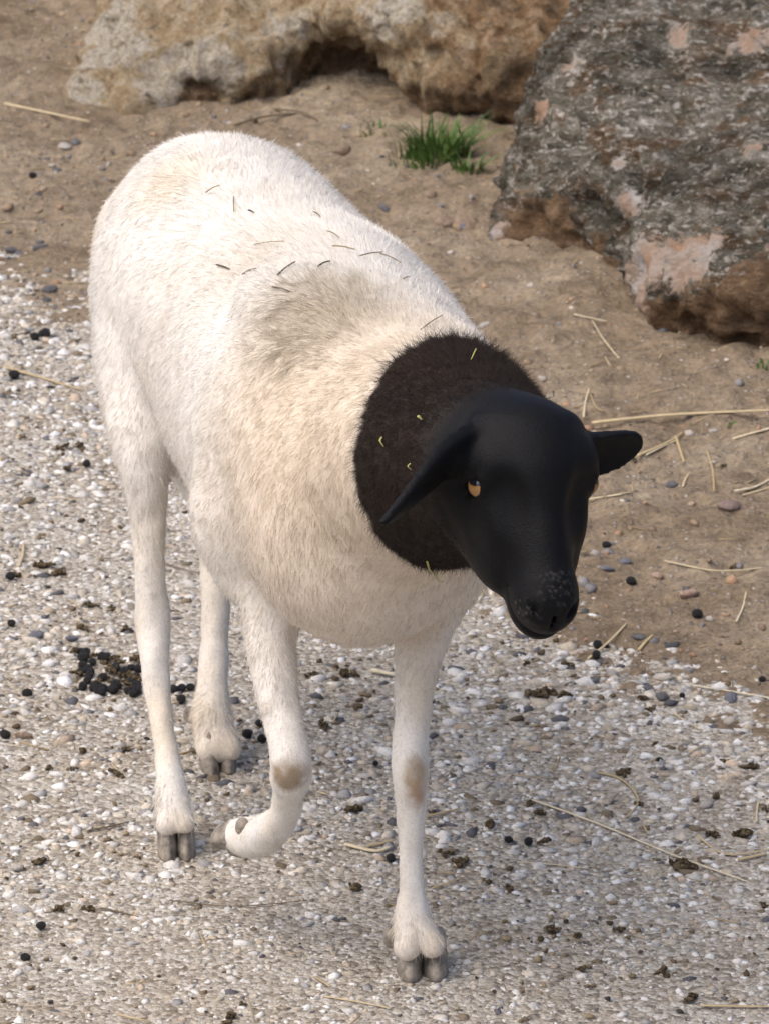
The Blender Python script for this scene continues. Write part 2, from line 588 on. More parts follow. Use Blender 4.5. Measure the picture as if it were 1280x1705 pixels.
# grey lichen-covered boulder (right)
def g(px, py, D):
    return at(px, py, D)
gh = lambda px, py: np.array(on_ground(px, py)) + np.array([0, 0, -0.03])
hullA = [gh(812, 415), gh(930, 478), gh(1060, 505), g(818, 330, 6.44), g(826, 262, 6.50), g(870, 180, 6.58), g(955, 75, 6.66), g(1065, 40, 6.68), g(1110, 0, 6.75),
         g(1160, -90, 6.85), g(1330, -190, 6.9), g(1600, -230, 6.9), g(1020, 245, 6.36), g(1050, 430, 6.16),
         g(1500, 300, 6.20), (0.75, 6.1, -0.03), (0.78, 7.2, -0.03), (0.75, 7.15, 0.32), (0.25, 7.15, -0.03), (0.28, 7.1, 0.2)]
hullB = [g(1042, 430, 6.07), g(1060, 505, 6.08), g(1110, 560, 6.03), g(1200, 592, 5.98), g(1285, 602, 5.95), g(1400, 606, 5.95), g(1600, 560, 6.0),
         g(1280, 470, 5.90), g(1150, 490, 5.95), g(1090, 370, 6.12), g(1200, 300, 6.16), g(1420, 270, 6.16), g(1600, 330, 6.1), g(1500, 120, 6.5), g(1180, 150, 6.5), (0.72, 6.6, 0.0), (0.35, 6.7, 0.05)]
def dispA(P):
    Q = P * np.array([1.0, 1.0, 1.5])
    return (0.020 * fbm(P, 7, 3) + 0.018 * fbm(Q + 3, 17, 3, ridged=True) + 0.010 * fbm(P + 8, 44, 3, ridged=True) + 0.005 * fbm(P + 2, 110, 2))
m = Mat('lichen_rock', 0.92, 0.2)
sq = m.n('ShaderNodeMapping'); sq.inputs['Rotation'].default_value = (0.3, 0.5, 0.2); sq.inputs['Scale'].default_value = (0.55, 1.0, 1.3); m.ln(m.coord(), sq.inputs['Vector'])
sv = sq.outputs[0]
n1 = m.noise(9, 8, 0.68, 0.6); n2 = m.noise(36, 8, 0.74, 0.4, sv); n3 = m.noise(110, 6, 0.74, 0.3, sv); n4 = m.noise(230, 5, 0.75)
bare = m.ramp(n1, [(0.38, (0.60, 0.39, 0.26)), (0.5, (0.66, 0.53, 0.43)), (0.60, (0.76, 0.73, 0.69))])
bare = m.mix(0.5, bare, m.ramp(n3, [(0.34, 0.45), (0.55, 1.05)]), 'MULTIPLY')
lich = m.ramp(n2, [(0.34, (0.06, 0.056, 0.046)), (0.44, (0.155, 0.145, 0.115)), (0.54, (0.28, 0.265, 0.22)), (0.64, (0.56, 0.54, 0.50))])
lich = m.mix(m.ramp(m.noise(21, 6, 0.7, 0.3, sv), [(0.50, 0.0), (0.60, 0.8)]), lich, m.ramp(n3, [(0.38, (0.10, 0.055, 0.025)), (0.6, (0.30, 0.19, 0.11))]))
lich = m.mix(m.ramp(n3, [(0.54, 0.0), (0.60, 1.0)]), lich, (0.72, 0.70, 0.66))
lich = m.mix(m.ramp(m.noise(75, 5, 0.72, 0.5, sv), [(0.60, 0.0), (0.65, 0.8)]), lich, (0.030, 0.030, 0.027))
lich = m.mix(0.6, lich, m.ramp(n4, [(0.36, 0.5), (0.56, 1.15)]), 'MULTIPLY')
lich = m.mix(0.85, lich, m.ramp(m.noise(7.5, 5, 0.6, 0.5, sv), [(0.36, (0.38, 0.37, 0.33)), (0.5, (0.85, 0.82, 0.76)), (0.64, (1.35, 1.33, 1.3))]), 'MULTIPLY')
fb = m.n('ShaderNodeAttribute', attribute_name='bare').outputs['Fac']; fe_ = m.n('ShaderNodeAttribute', attribute_name='earth').outputs['Fac']
fbare = m.ramp(m.math('ADD', fb, m.math('MULTIPLY', m.math('SUBTRACT', m.noise(17.3, 9, 0.78, 1.2), 0.5), 3.0)), [(0.34, 0.0), (0.46, 1.0)])
c = m.mix(fbare, lich, bare)
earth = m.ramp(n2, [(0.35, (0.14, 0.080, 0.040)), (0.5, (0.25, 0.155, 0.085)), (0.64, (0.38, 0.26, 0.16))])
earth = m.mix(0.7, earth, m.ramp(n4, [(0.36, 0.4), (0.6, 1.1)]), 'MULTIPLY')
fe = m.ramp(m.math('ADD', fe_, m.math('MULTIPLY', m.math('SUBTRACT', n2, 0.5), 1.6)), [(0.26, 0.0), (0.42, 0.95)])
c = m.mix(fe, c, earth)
m.col(c)
m.bump(m.math('ADD', m.math('ADD', m.math('MULTIPLY', n2, 1.2), m.math('MULTIPLY', n3, 0.8)), m.math('MULTIPLY', n4, 0.5)), 0.016)
rockA = boulder('boulder', [hullA, hullB],
                [(g(945, 415, 6.28), (0.055, 0.10, 0.085), 0.05), (g(1000, 480, 6.17), (0.035, 0.07, 0.06), 0.04), (g(880, 330, 6.36), (0.03, 0.05, 0.08), 0.05)],
                0.0050, dispA, m.m, np.array([1.7, 0.3, 0.9]),
                {'bare': [(1070, 460, 0.080, 0.95), (1125, 425, 0.070, 0.85), (1165, 405, 0.05, 0.8), (1240, 60, 0.05, 1.0), (1045, 330, 0.035, 0.9), (1030, 270, 0.02, 0.8), (1135, 60, 0.03, 0.8), (825, 390, 0.03, 1.0), (900, 190, 0.03, 0.7), (955, 95, 0.03, 0.7), (1170, 440, 0.035, 0.8), (950, 460, 0.02, 0.7), (1260, 250, 0.03, 0.6)],
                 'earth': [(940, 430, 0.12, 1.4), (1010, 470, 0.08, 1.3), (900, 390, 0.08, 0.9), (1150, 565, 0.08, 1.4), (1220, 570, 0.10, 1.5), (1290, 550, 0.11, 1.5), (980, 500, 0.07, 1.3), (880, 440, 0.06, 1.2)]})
tag(rockA, 'grey lichen-speckled boulder with a brown overhanging underside beside the soil', 'boulder')

# tan limestone boulder (back)
hullC = [gh(122, 182), gh(250, 186), gh(420, 168), g(118, 150, 7.05), g(128, 95, 7.10), g(160, 20, 7.16), g(185, -60, 7.22), g(420, -120, 7.25), g(560, -120, 7.22),
         g(270, 120, 7.0), g(430, 100, 6.98), g(520, 60, 7.02), g(520, 150, 7.1), (-0.36, 7.7, -0.03), (-0.3, 7.6, 0.25), (0.1, 7.8, -0.03), (0.05, 7.7, 0.3)]
hullD = [g(470, 40, 7.05), g(560, 75, 7.0), g(640, 60, 6.93), g(690, 150, 6.92), g(745, 195, 6.88), g(850, 225, 6.86), g(960, 190, 6.9), g(1110, 60, 7.0), g(1150, -40, 7.1), g(800, -140, 7.15), g(500, -120, 7.2),
         g(700, 30, 6.86), g(850, 90, 6.82), g(980, 60, 6.88), (0.5, 7.6, -0.03), (0.45, 7.6, 0.3), (-0.1, 7.8, -0.03), (-0.1, 7.8, 0.3), gh(900, 215)]
def dispC(P):
    return (0.024 * fbm(P, 6, 3) + 0.022 * fbm(P + 3, 15, 3, ridged=True) + 0.011 * fbm(P + 8, 40, 3, ridged=True) + 0.005 * fbm(P + 2, 100, 2))
m = Mat('tan_rock', 0.92, 0.2)
n1 = m.noise(9, 7, 0.68, 0.7); n2 = m.noise(32, 8, 0.74, 0.4); n3 = m.noise(95, 6, 0.74); n4 = m.noise(210, 5, 0.75)
c = m.ramp(n2, [(0.34, (0.32, 0.21, 0.11)), (0.45, (0.50, 0.37, 0.22)), (0.55, (0.62, 0.50, 0.33)), (0.64, (0.70, 0.61, 0.47))])
orange = m.ramp(n2, [(0.34, (0.14, 0.075, 0.033)), (0.48, (0.30, 0.18, 0.09)), (0.62, (0.50, 0.36, 0.23))])
xx = m.sep(m.coord(), 0)
fo = m.ramp(m.math('ADD', m.math('MULTIPLY', xx, 0.9), m.math('MULTIPLY', m.math('SUBTRACT', n1, 0.5), 1.1)), [(0.0, 0.0), (0.14, 0.9)])
c = m.mix(fo, c, orange)
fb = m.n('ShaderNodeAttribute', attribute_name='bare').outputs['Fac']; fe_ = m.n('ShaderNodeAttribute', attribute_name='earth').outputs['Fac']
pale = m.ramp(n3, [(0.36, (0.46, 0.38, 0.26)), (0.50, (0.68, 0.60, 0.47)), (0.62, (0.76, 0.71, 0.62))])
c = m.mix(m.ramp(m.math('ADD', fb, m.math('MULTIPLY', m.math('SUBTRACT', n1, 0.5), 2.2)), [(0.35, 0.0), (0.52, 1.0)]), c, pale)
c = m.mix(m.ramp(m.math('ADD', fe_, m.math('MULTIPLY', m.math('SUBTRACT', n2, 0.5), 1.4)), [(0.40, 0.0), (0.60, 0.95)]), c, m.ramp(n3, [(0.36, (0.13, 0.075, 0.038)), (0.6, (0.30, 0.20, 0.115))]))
c = m.mix(m.ramp(m.noise(48, 7, 0.74, 0.6), [(0.56, 0.0), (0.63, 0.8)]), c, (0.15, 0.13, 0.095))
c = m.mix(0.6, c, m.ramp(n4, [(0.36, 0.45), (0.58, 1.1)]), 'MULTIPLY')
m.col(c)
m.bump(m.math('ADD', m.math('ADD', m.math('MULTIPLY', n2, 1.2), m.math('MULTIPLY', n3, 0.7)), m.math('MULTIPLY', n4, 0.4)), 0.016)
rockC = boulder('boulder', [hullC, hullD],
                [(g(560, 120, 6.99), (0.080, 0.085, 0.055), 0.03), (g(340, 165, 6.98), (0.055, 0.05, 0.035), 0.015), (g(800, 240, 6.86), (0.09, 0.09, 0.035), 0.03)],
                0.0075, dispC, m.m, np.array([5.1, 2.2, 0.4]), adds=[(g(575, 100, 7.2), (0.16, 0.105, 0.14), 0.03)], patches=
                {'bare': [(190, 90, 0.08, 1.2), (180, 30, 0.08, 1.2), (330, 110, 0.07, 1.0), (270, 150, 0.06, 0.9), (140, 150, 0.05, 1.0), (480, 40, 0.06, 0.8), (640, 15, 0.08, 0.9), (740, 30, 0.05, 0.6)],
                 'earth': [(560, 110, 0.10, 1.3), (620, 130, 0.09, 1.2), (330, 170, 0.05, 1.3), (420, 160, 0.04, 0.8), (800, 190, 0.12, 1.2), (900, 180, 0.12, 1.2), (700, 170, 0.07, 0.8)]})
tag(rockC, 'long tan limestone boulder with a dark hollow standing behind the sheep', 'boulder')

#@@SHEEP
# ------------------------------------------------------------------ sheep
HD = R(15.5)
hx = np.array([math.sin(HD), -math.cos(HD), 0.0])      # heading
rx = np.array([-math.cos(HD), -math.sin(HD), 0.0])     # the animal's right
uz = np.array([0, 0, 1.0])
def tilt(deg):
    c_, s_ = math.cos(R(deg)), math.sin(R(deg))
    return np.array([hx * c_ + uz * s_, rx, -hx * s_ + uz * c_])
BODY = tilt(0)
# grid: fine around the head, coarser over the trunk
def axis(lo, hi, f0, f1, coarse, finer):
    a = [lo]
    while a[-1] < hi:
        a.append(a[-1] + (finer if f0 <= a[-1] <= f1 else coarse))
    return np.array(a)
S = Field(axis(-0.36, 0.27, 0.03, 0.22, 0.0042, 0.0022), axis(3.93, 5.06, 3.93, 4.20, 0.0042, 0.0022), axis(-0.01, 0.66, 0.42, 0.63, 0.0034, 0.0023))

# trunk
S.ell((-0.140, 4.835, 0.470), (0.150, 0.116, 0.128), tilt(-4), 0.06)       # rump
S.ell((-0.165, 4.925, 0.455), (0.070, 0.085, 0.105), tilt(20), 0.06)       # tail head
S.ell((-0.060, 4.600, 0.443), (0.245, 0.138, 0.148), tilt(0), 0.09)        # barrel
S.ell((-0.020, 4.420, 0.440), (0.165, 0.116, 0.130), tilt(0), 0.08)        # ribcage and shoulders
S.ell((-0.035, 4.440, 0.530), (0.095, 0.050, 0.040), tilt(-6), 0.06)       # withers
S.ell((-0.020, 4.315, 0.405), (0.085, 0.086, 0.085), tilt(10), 0.06)       # brisket
S.ell(at(452, 790, 4.385), (0.072, 0.036, 0.120), tilt(-12), 0.022)         # right shoulder
S.ell(at(748, 780, 4.37), (0.075, 0.040, 0.115), tilt(-12), 0.04)          # left shoulder
S.ell(at(505, 500, 4.47), (0.060, 0.055, 0.028), tilt(-4), 0.018)          # shoulder hump
S.chain([(at(225, 385, 4.94), 0.030), (at(190, 415, 4.965), 0.020), (at(168, 450, 4.98), 0.009)], 0.03)   # tail edge
# hind legs
def leg(pts, k=0.014):
    S.chain([(at(a, b, D), r) for a, b, D, r in pts], k)
S.ell(at(268, 560, 4.815), (0.090, 0.052, 0.130), tilt(10), 0.035)
leg([(268, 590, 4.79, 0.058), (246, 680, 4.74, 0.040), (240, 760, 4.71, 0.0255), (247, 850, 4.70, 0.0172), (250, 940, 4.692, 0.0140), (253, 1000, 4.688, 0.0150), (255, 1040, 4.685, 0.0168), (259, 1090, 4.672, 0.0145), (264, 1160, 4.655, 0.0120),
     (275, 1240, 4.632, 0.0112), (284, 1300, 4.612, 0.0135), (288, 1340, 4.602, 0.0160)], 0.02)
leg([(239, 780, 4.735, 0.020), (246, 900, 4.725, 0.0105), (248, 985, 4.715, 0.0095), (250, 1030, 4.702, 0.0120)], 0.012)
leg([(287, 1340, 4.602, 0.0135), (278, 1376, 4.586, 0.0098)], 0.004); leg([(290, 1340, 4.602, 0.0135), (309, 1372, 4.586, 0.0095)], 0.004)
S.ell(at(380, 560, 4.90), (0.090, 0.055, 0.130), tilt(10), 0.05)
leg([(365, 640, 4.87, 0.065), (350, 760, 4.86, 0.040), (358, 850, 4.90, 0.0200), (361, 925, 4.925, 0.0165), (359, 1010, 4.895, 0.0142), (357, 1090, 4.865, 0.0138), (354, 1150, 4.838, 0.0150),
     (352, 1195, 4.818, 0.0190), (360, 1235, 4.800, 0.0180)])
leg([(357, 1225, 4.805, 0.0150), (350, 1252, 4.790, 0.0118)], 0.006); leg([(362, 1225, 4.805, 0.0150), (383, 1248, 4.790, 0.0110)], 0.006)
# raised right foreleg
leg([(425, 860, 4.40, 0.055), (422, 935, 4.39, 0.036), (444, 985, 4.37, 0.0265), (452, 1080, 4.350, 0.0210), (464, 1160, 4.330, 0.0180), (477, 1225, 4.312, 0.0172), (484, 1268, 4.302, 0.0176), (484, 1298, 4.305, 0.0150)], 0.022)
leg([(484, 1292, 4.310, 0.0140), (478, 1338, 4.336, 0.0128), (464, 1370, 4.358, 0.0142), (442, 1390, 4.382, 0.0182), (420, 1394, 4.404, 0.0182), (402, 1394, 4.420, 0.0165)])
S.ell(at(396, 945, 4.43), (0.022, 0.016, 0.03), tilt(0), 0.02)
# standing left foreleg
leg([(715, 900, 4.36, 0.052), (712, 1000, 4.352, 0.032), (698, 1085, 4.348, 0.0215), (690, 1150, 4.346, 0.0172), (684, 1225, 4.342, 0.0152), (683, 1270, 4.336, 0.0162), (684, 1305, 4.336, 0.0150),
     (685, 1352, 4.340, 0.0122), (685, 1420, 4.340, 0.0108), (686, 1480, 4.338, 0.0118), (687, 1535, 4.336, 0.0158)])
leg([(684, 1535, 4.334, 0.0138), (677, 1578, 4.322, 0.0110)], 0.003); leg([(692, 1535, 4.334, 0.0125), (720, 1576, 4.322, 0.0100)], 0.003)

# neck
NK = [(at(605, 740, 4.40), 0.112), (at(662, 748, 4.31), 0.100), (at(722, 752, 4.225), 0.085), (at(800, 775, 4.140), 0.067), (at(856, 776, 4.110), 0.048)]
S.chain(NK[:3], 0.05)
S.chain(NK[2:], 0.035)
# head frame: a towards the nose, n out of the face, b to the animal's left
HC = at(879, 768, 4.100)
HN = at(912, 1004, 4.030)
ha = HN - HC; HL = np.linalg.norm(ha); ha = ha / HL
ref = np.array([0.31, -0.72, 0.64])
hn = ref - ha * (ref @ ha); hn /= np.linalg.norm(hn)
hb = np.cross(hn, ha)
if hb[0] < 0:
    hb = -hb
HA = np.array([ha, hn, hb])
def hp(a, n_, b):
    return HC + ha * a + hn * n_ + hb * b
S.ell(hp(-0.012, -0.006, 0), (0.038, 0.042, 0.048), HA, 0.025)
S.ell(hp(0.006, 0.012, 0), (0.040, 0.030, 0.042), HA, 0.016)
for s_ in (-1, 1):
    S.ell(hp(0.005, 0.011, 0.035 * s_), (0.021, 0.019, 0.018), HA, 0.010)      # brow
    S.ell(hp(0.038, -0.030, 0.027 * s_), (0.054, 0.034, 0.018), HA, 0.022)     # cheek
    S.ell(hp(0.040, -0.006, 0.032 * s_), (0.026, 0.016, 0.011), HA, 0.012)     # below the eye
    S.chain([(hp(0.022, -0.046, 0.026 * s_), 0.022), (hp(0.050, -0.046, 0.020 * s_), 0.0225), (hp(0.085, -0.032, 0.010 * s_), 0.019), (hp(0.108, -0.022, 0.004 * s_), 0.0165)], 0.014)
    S.chain([(hp(-0.020, 0.004, 0.043 * s_), 0.006), (hp(-0.025, 0.020, 0.030 * s_), 0.007), (hp(-0.020, 0.030, 0.014 * s_), 0.005)], 0.008)
S.cone(hp(0.02, 0.006, 0), hp(0.098, 0.002, 0), 0.033, 0.0205, 0.016)
for s_ in (-1, 1):
    S.ell(hp(0.058, 0.030, 0.034 * s_), (0.034, 0.013, 0.015), HA, 0.014, sub=True)   # hollow beside the bridge
S.ell(hp(0.112, -0.005, 0), (0.028, 0.0245, 0.0260), HA, 0.014)
S.ell(hp(0.113, -0.024, 0), (0.026, 0.0165, 0.0215), HA, 0.008)
for s_ in (-1, 1):
    S.ell(hp(0.120, 0.004, 0.0115 * s_), (0.013, 0.012, 0.0090), HA, 0.006)     # nostril rims
    ax_ = np.array([ha * 0.80 - hb * 0.60 * s_, hn, ha * 0.60 * s_ + hb * 0.80])
    S.ell(hp(0.127, 0.0115, 0.0150 * s_), (0.0100, 0.0065, 0.0022), ax_, 0.003, sub=True)
S.ell(hp(0.133, 0.004, 0), (0.014, 0.006, 0.0012), HA, 0.004, sub=True)         # philtrum
S.ell(hp(0.116, -0.0165, 0), (0.028, 0.0014, 0.034), HA, 0.003, sub=True)       # mouth line
# eye sockets and lids
EYE = {}
for s_ in (-1, 1):
    e = hp(0.0205, 0.004, 0.0430 * s_)
    EYE[s_] = e
    S.ell(e + hb * s_ * 0.011 + ha * 0.001, (0.0105, 0.0135, 0.0095), HA, 0.004, sub=True)
    lid = [e + ha * (-0.0058 * math.cos(t)) + hn * (0.0130 * math.sin(t)) + hb * s_ * (0.0090 - 0.004 * math.sin(t)) for t in np.linspace(-1.3, 1.3, 6)]
    S.chain([(q, 0.0030) for q in lid], 0.005)
    lid = [e + ha * (0.0076 * math.cos(t)) + hn * (0.0130 * math.sin(t)) + hb * s_ * (0.0048 - 0.003 * math.sin(t)) for t in np.linspace(-1.3, 1.3, 6)]
    S.chain([(q, 0.0022) for q in lid], 0.004)
# ears
def ear(root, tip, up, W, curl, droop, thick=0.0034, blunt=0.62):
    root, tip, up = map(lambda q: np.asarray(q, float), (root, tip, up))
    ux = tip - root; L = np.linalg.norm(ux); ux /= L
    vx = up - ux * (up @ ux); vx /= np.linalg.norm(vx)
    nx_ = np.cross(ux, vx)
    lo, hi = np.minimum(root, tip) - 0.05, np.maximum(root, tip) + 0.05
    sl, X, Y, Z = S.box(lo, hi)
    dx, dy, dz = X - root[0], Y - root[1], Z - root[2]
    u = dx * ux[0] + dy * ux[1] + dz * ux[2]
    v = dx * vx[0] + dy * vx[1] + dz * vx[2]
    w = dx * nx_[0] + dy * nx_[1] + dz * nx_[2]
    t = np.clip(u / L, 0, 1)
    v = v - droop * np.sin(t * math.pi)
    prof = W * np.power(np.clip(np.sin(math.pi * (0.22 + 0.78 * t)), 0, 1), blunt)
    w = w - curl * (v / W) ** 2 * (1 - 0.5 * t)
    q1 = np.abs(v) - prof
    q2 = np.abs(w) - thick * (1.5 - 0.8 * t)
    q3 = np.maximum(-u - 0.008, u - L)
    q1 = np.maximum(q1, q3)
    d = np.sqrt(np.maximum(q1, 0) ** 2 + np.maximum(q2, 0) ** 2) + np.minimum(np.maximum(q1, q2), 0) - 0.0012
    S.put((d * 0.8).astype(np.float32), sl, 0.007)
EAR_R = (hp(-0.014, 0.004, -0.046), at(634, 873, 4.000))
EAR_L = (hp(-0.012, -0.010, 0.040), at(1068, 736, 4.150))
ear(*EAR_R, (0.60, 0.10, 0.75), 0.0255, 0.010, -0.003, blunt=0.85)
ear(*EAR_L, (0.05, -0.25, 1.0), 0.0175, 0.008, -0.002, blunt=0.40)
S.cone(hp(-0.014, -0.004, -0.036), EAR_R[0] * 0.8 + EAR_R[1] * 0.2, 0.016, 0.010, 0.012)
S.cone(hp(-0.012, -0.006, 0.032), EAR_L[0] * 0.8 + EAR_L[1] * 0.2, 0.014, 0.009, 0.010)

SV, SF = S.mesh()
SV = relax(SV, SF, 2, 0.5)
SN = normals_of(SV, SF)

# where the coat is black, brown, stained
from mathutils.bvhtree import BVHTree
BV = BVHTree.FromPolygons([tuple(v) for v in SV], [tuple(int(i) for i in f) for f in SF])
def on_coat(px, py):
    o_ = Vector((0, 0, CAM_H))
    hit = BV.ray_cast(o_, (Vector(at(px, py, 5.0)) - o_).normalized())
    return None if hit[0] is None else (np.array(hit[0]), np.array(hit[1]))
def skin(px, py, D=4.4):
    q = on_coat(px, py)
    return at(px, py, D) if q is None else q[0]
ring = np.array([skin(*q) for q in ((702, 566), (640, 625), (595, 700), (588, 760), (594, 830), (618, 890), (665, 925), (725, 946))])
rc = ring.mean(0)
rn = np.linalg.svd(ring - rc)[2][2]
if rn @ (HC - rc) < 0:
    rn = -rn
def seg_dist(P, a, b):
    ba = b - a
    t = np.clip(((P - a) @ ba) / (ba @ ba), 0, 1)
    return np.linalg.norm(P - a - t[:, None] * ba, axis=1)
def black_mask(P):
    pl = (P - rc) @ rn
    pl = pl + 0.006 * fbm(P, 60, 3)
    near = np.minimum(seg_dist(P, NK[2][0], NK[4][0]), np.minimum(seg_dist(P, HC, HN), np.minimum(seg_dist(P, *EAR_R), seg_dist(P, *EAR_L))))
    pl = np.where((P[:, 0] > 0.10) & (P[:, 2] > 0.41), 1.0, pl)
    low = smooth(0.40, 0.425, P[:, 2] + 0.02 * (P[:, 1] < 4.09) + 0.3 * (P[:, 0] > 0.09))
    return smooth(-0.002, 0.004, pl) * (near < 0.125) * low
def blob(P, c, r, soft=1.0):
    d = np.linalg.norm((P - np.asarray(c)) / np.asarray(r), axis=1)
    return np.clip(1 - d, 0, 1) ** soft
def coat(P, Nrm=None):
    n = len(P)
    base = np.tile(np.array([0.80, 0.785, 0.745]), (n, 1))
    f1, f2 = fbm(P, 11, 3), fbm(P + 4, 120, 2)
    def lay(c, k):
        nonlocal base
        base = base * (1 - k[:, None]) + np.array(c) * k[:, None]
    cream = np.clip(0.30 + 0.45 * f1, 0, 1)
    lay((0.78, 0.71, 0.61), cream * 0.75)
    # beige breast and neck base
    lay((0.70, 0.58, 0.445), smooth(0.30, 0.03, np.linalg.norm(P - skin(540, 860), axis=1) + 0.04 * f1) * 0.70)
    lay((0.68, 0.58, 0.44), smooth(0.22, 0.05, np.linalg.norm(P - skin(545, 640), axis=1) + 0.04 * f1) * 0.55)
    # grime on the withers
    lay((0.33, 0.28, 0.20), np.clip(blob(P, skin(530, 515), (0.085, 0.10, 0.09)) * 1.9 * (0.45 + 0.9 * np.clip(f2 + 0.25, 0, 1)), 0, 0.75))
    lay((0.50, 0.42, 0.31), blob(P, skin(430, 440), (0.09, 0.09, 0.09)) * 0.40)
    lay((0.62, 0.51, 0.35), blob(P, skin(285, 300), (0.06, 0.06, 0.06)) * 0.6)
    spk = smooth(0.15, 0.5, fbm(P * np.array([1, 1, 0.7]) + 11, 150, 2)) * smooth(0.34, 0.08, np.linalg.norm(P - skin(520, 700), axis=1))  # chest speckles: some grime, plus dimple shade between hair clumps painted into the colour
    lay((0.42, 0.35, 0.26), spk * 0.32)
    lay((0.66, 0.57, 0.42), smooth(4.80, 4.95, P[:, 1]) * smooth(0.56, 0.44, P[:, 2]) * 0.55)
    # legs and knees
    for c_, r_, col, k_ in ((skin(482, 1294), (0.020, 0.026, 0.017), (0.27, 0.185, 0.10), 1.7), (skin(690, 1290), (0.013, 0.024, 0.019), (0.34, 0.25, 0.15), 1.5), (skin(694, 1325), (0.010, 0.02, 0.016), (0.40, 0.27, 0.17), 1.3)):
        lay(col, np.clip(blob(P + 0.004 * np.stack([f2, f2, f1], 1), c_, np.array(r_) * 1.1) * k_ * (1 + 0.9 * f2), 0, 0.85))
    lay((0.58, 0.45, 0.30), smooth(0.09, 0.0, P[:, 2]) * np.clip(0.35 + 0.6 * f1, 0, 1))
    lay((0.72, 0.62, 0.46), smooth(0.34, 0.24, P[:, 2]) * np.clip(0.15 + 0.8 * fbm(P * np.array([1, 1, 0.35]) + 21, 30, 3), 0, 0.6))
    lay((0.55, 0.50, 0.44), smooth(0.34, 0.24, P[:, 2]) * smooth(0.2, 0.6, fbm(P * np.array([1, 1, 0.4]) + 31, 90, 3)) * 0.45)
    lay((0.55, 0.42, 0.27), np.clip(blob(P, at(545, 1025, 4.33), (0.045, 0.06, 0.03)) + blob(P, at(690, 1040, 4.32), (0.035, 0.05, 0.03)), 0, 1) * 0.8)
    bk = black_mask(P)
    nd = NK[2][0] - NK[4][0]; nd = nd / np.linalg.norm(nd)
    woolly = smooth(-0.012, 0.040, (P - NK[4][0]) @ nd + 0.01 * f1) * smooth(0.022, 0.034, seg_dist(P, *EAR_R)) * smooth(0.03, 0.05, seg_dist(P, hp(0.04, -0.03, 0), HN))
    blk = np.array([0.0032, 0.0034, 0.0044]) * (1 - woolly[:, None]) + np.array([0.024, 0.0165, 0.0125]) * woolly[:, None] * (1 + 0.6 * np.clip(f1, -0.8, 1))[:, None]
    dust = smooth(0.15, 0.6, fbm(P + 15, 800, 2)) * np.clip(blob(P, hp(0.112, 0.022, 0.004), (0.022, 0.022, 0.022)) + 0.7 * blob(P, hp(0.122, 0.0, -0.020), (0.018, 0.018, 0.018)), 0, 1)
    blk = blk + np.array([0.12, 0.112, 0.10]) * (dust * 0.8)[:, None]
    base = base * (1 - bk[:, None]) + blk * bk[:, None]
    return np.clip(base, 0.002, 0.9), bk, woolly * bk

# skin relief: fur clumps
COATC, BK, WL = coat(SV)
trunkw = smooth(0.30, 0.40, SV[:, 2])
rel = 0.0012 * fbm(SV * np.array([1, 1, 0.6]), 70, 3) + 0.0045 * trunkw * fbm(SV + 3, 9, 3) + 0.0018 * (1 - trunkw) * fbm(SV + 6, 38, 2)
SV = SV + SN * (rel * (1 - BK * (1 - WL)))[:, None]
# wool tufts on the neck
SV = SV + SN * (0.0022 * fbm(SV, 110, 3) * WL)[:, None]

m = Mat('coat_skin', 0.50, 0.16)
cc = m.attr('coat')
dots = m.ramp(m.noise(420, 3, 0.7), [(0.30, 0.72), (0.55, 1.0)])
m.col(m.mix(0.6, cc, dots, 'MULTIPLY'))
m.bump(m.math('ADD', m.noise(620, 4, 0.7), m.math('MULTIPLY', m.noise(160, 4, 0.6), 0.35)), 0.0010, 0.7)
M_COAT = m.m
me = mesh_np('sheep_body', SV, SF)
set_col(me, 'coat', COATC)
sheep = bpy.data.objects.new('sheep', None)
COL.objects.link(sheep)
sheep.empty_display_size = 0.1
S_BASE = Vector((-0.09, 4.55, 0.0))
sheep.location = S_BASE
tag(sheep, 'white hair sheep with black head and neck walking with one foreleg raised', 'sheep')
def part(name, me, mat=None, parent=sheep):
    o = link(name, me, mat, parent)
    o.matrix_parent_inverse = parent.matrix_world.inverted() if parent is not sheep else __import__('mathutils').Matrix.Translation(-S_BASE)
    return o
part('body', me, M_COAT)

# eyes
m = Mat('eye_amber', 0.08, 0.6)
gx_ = m.n('ShaderNodeTexCoord').outputs['Object']
vy, vz = m.sep(gx_, 1), m.sep(gx_, 2)
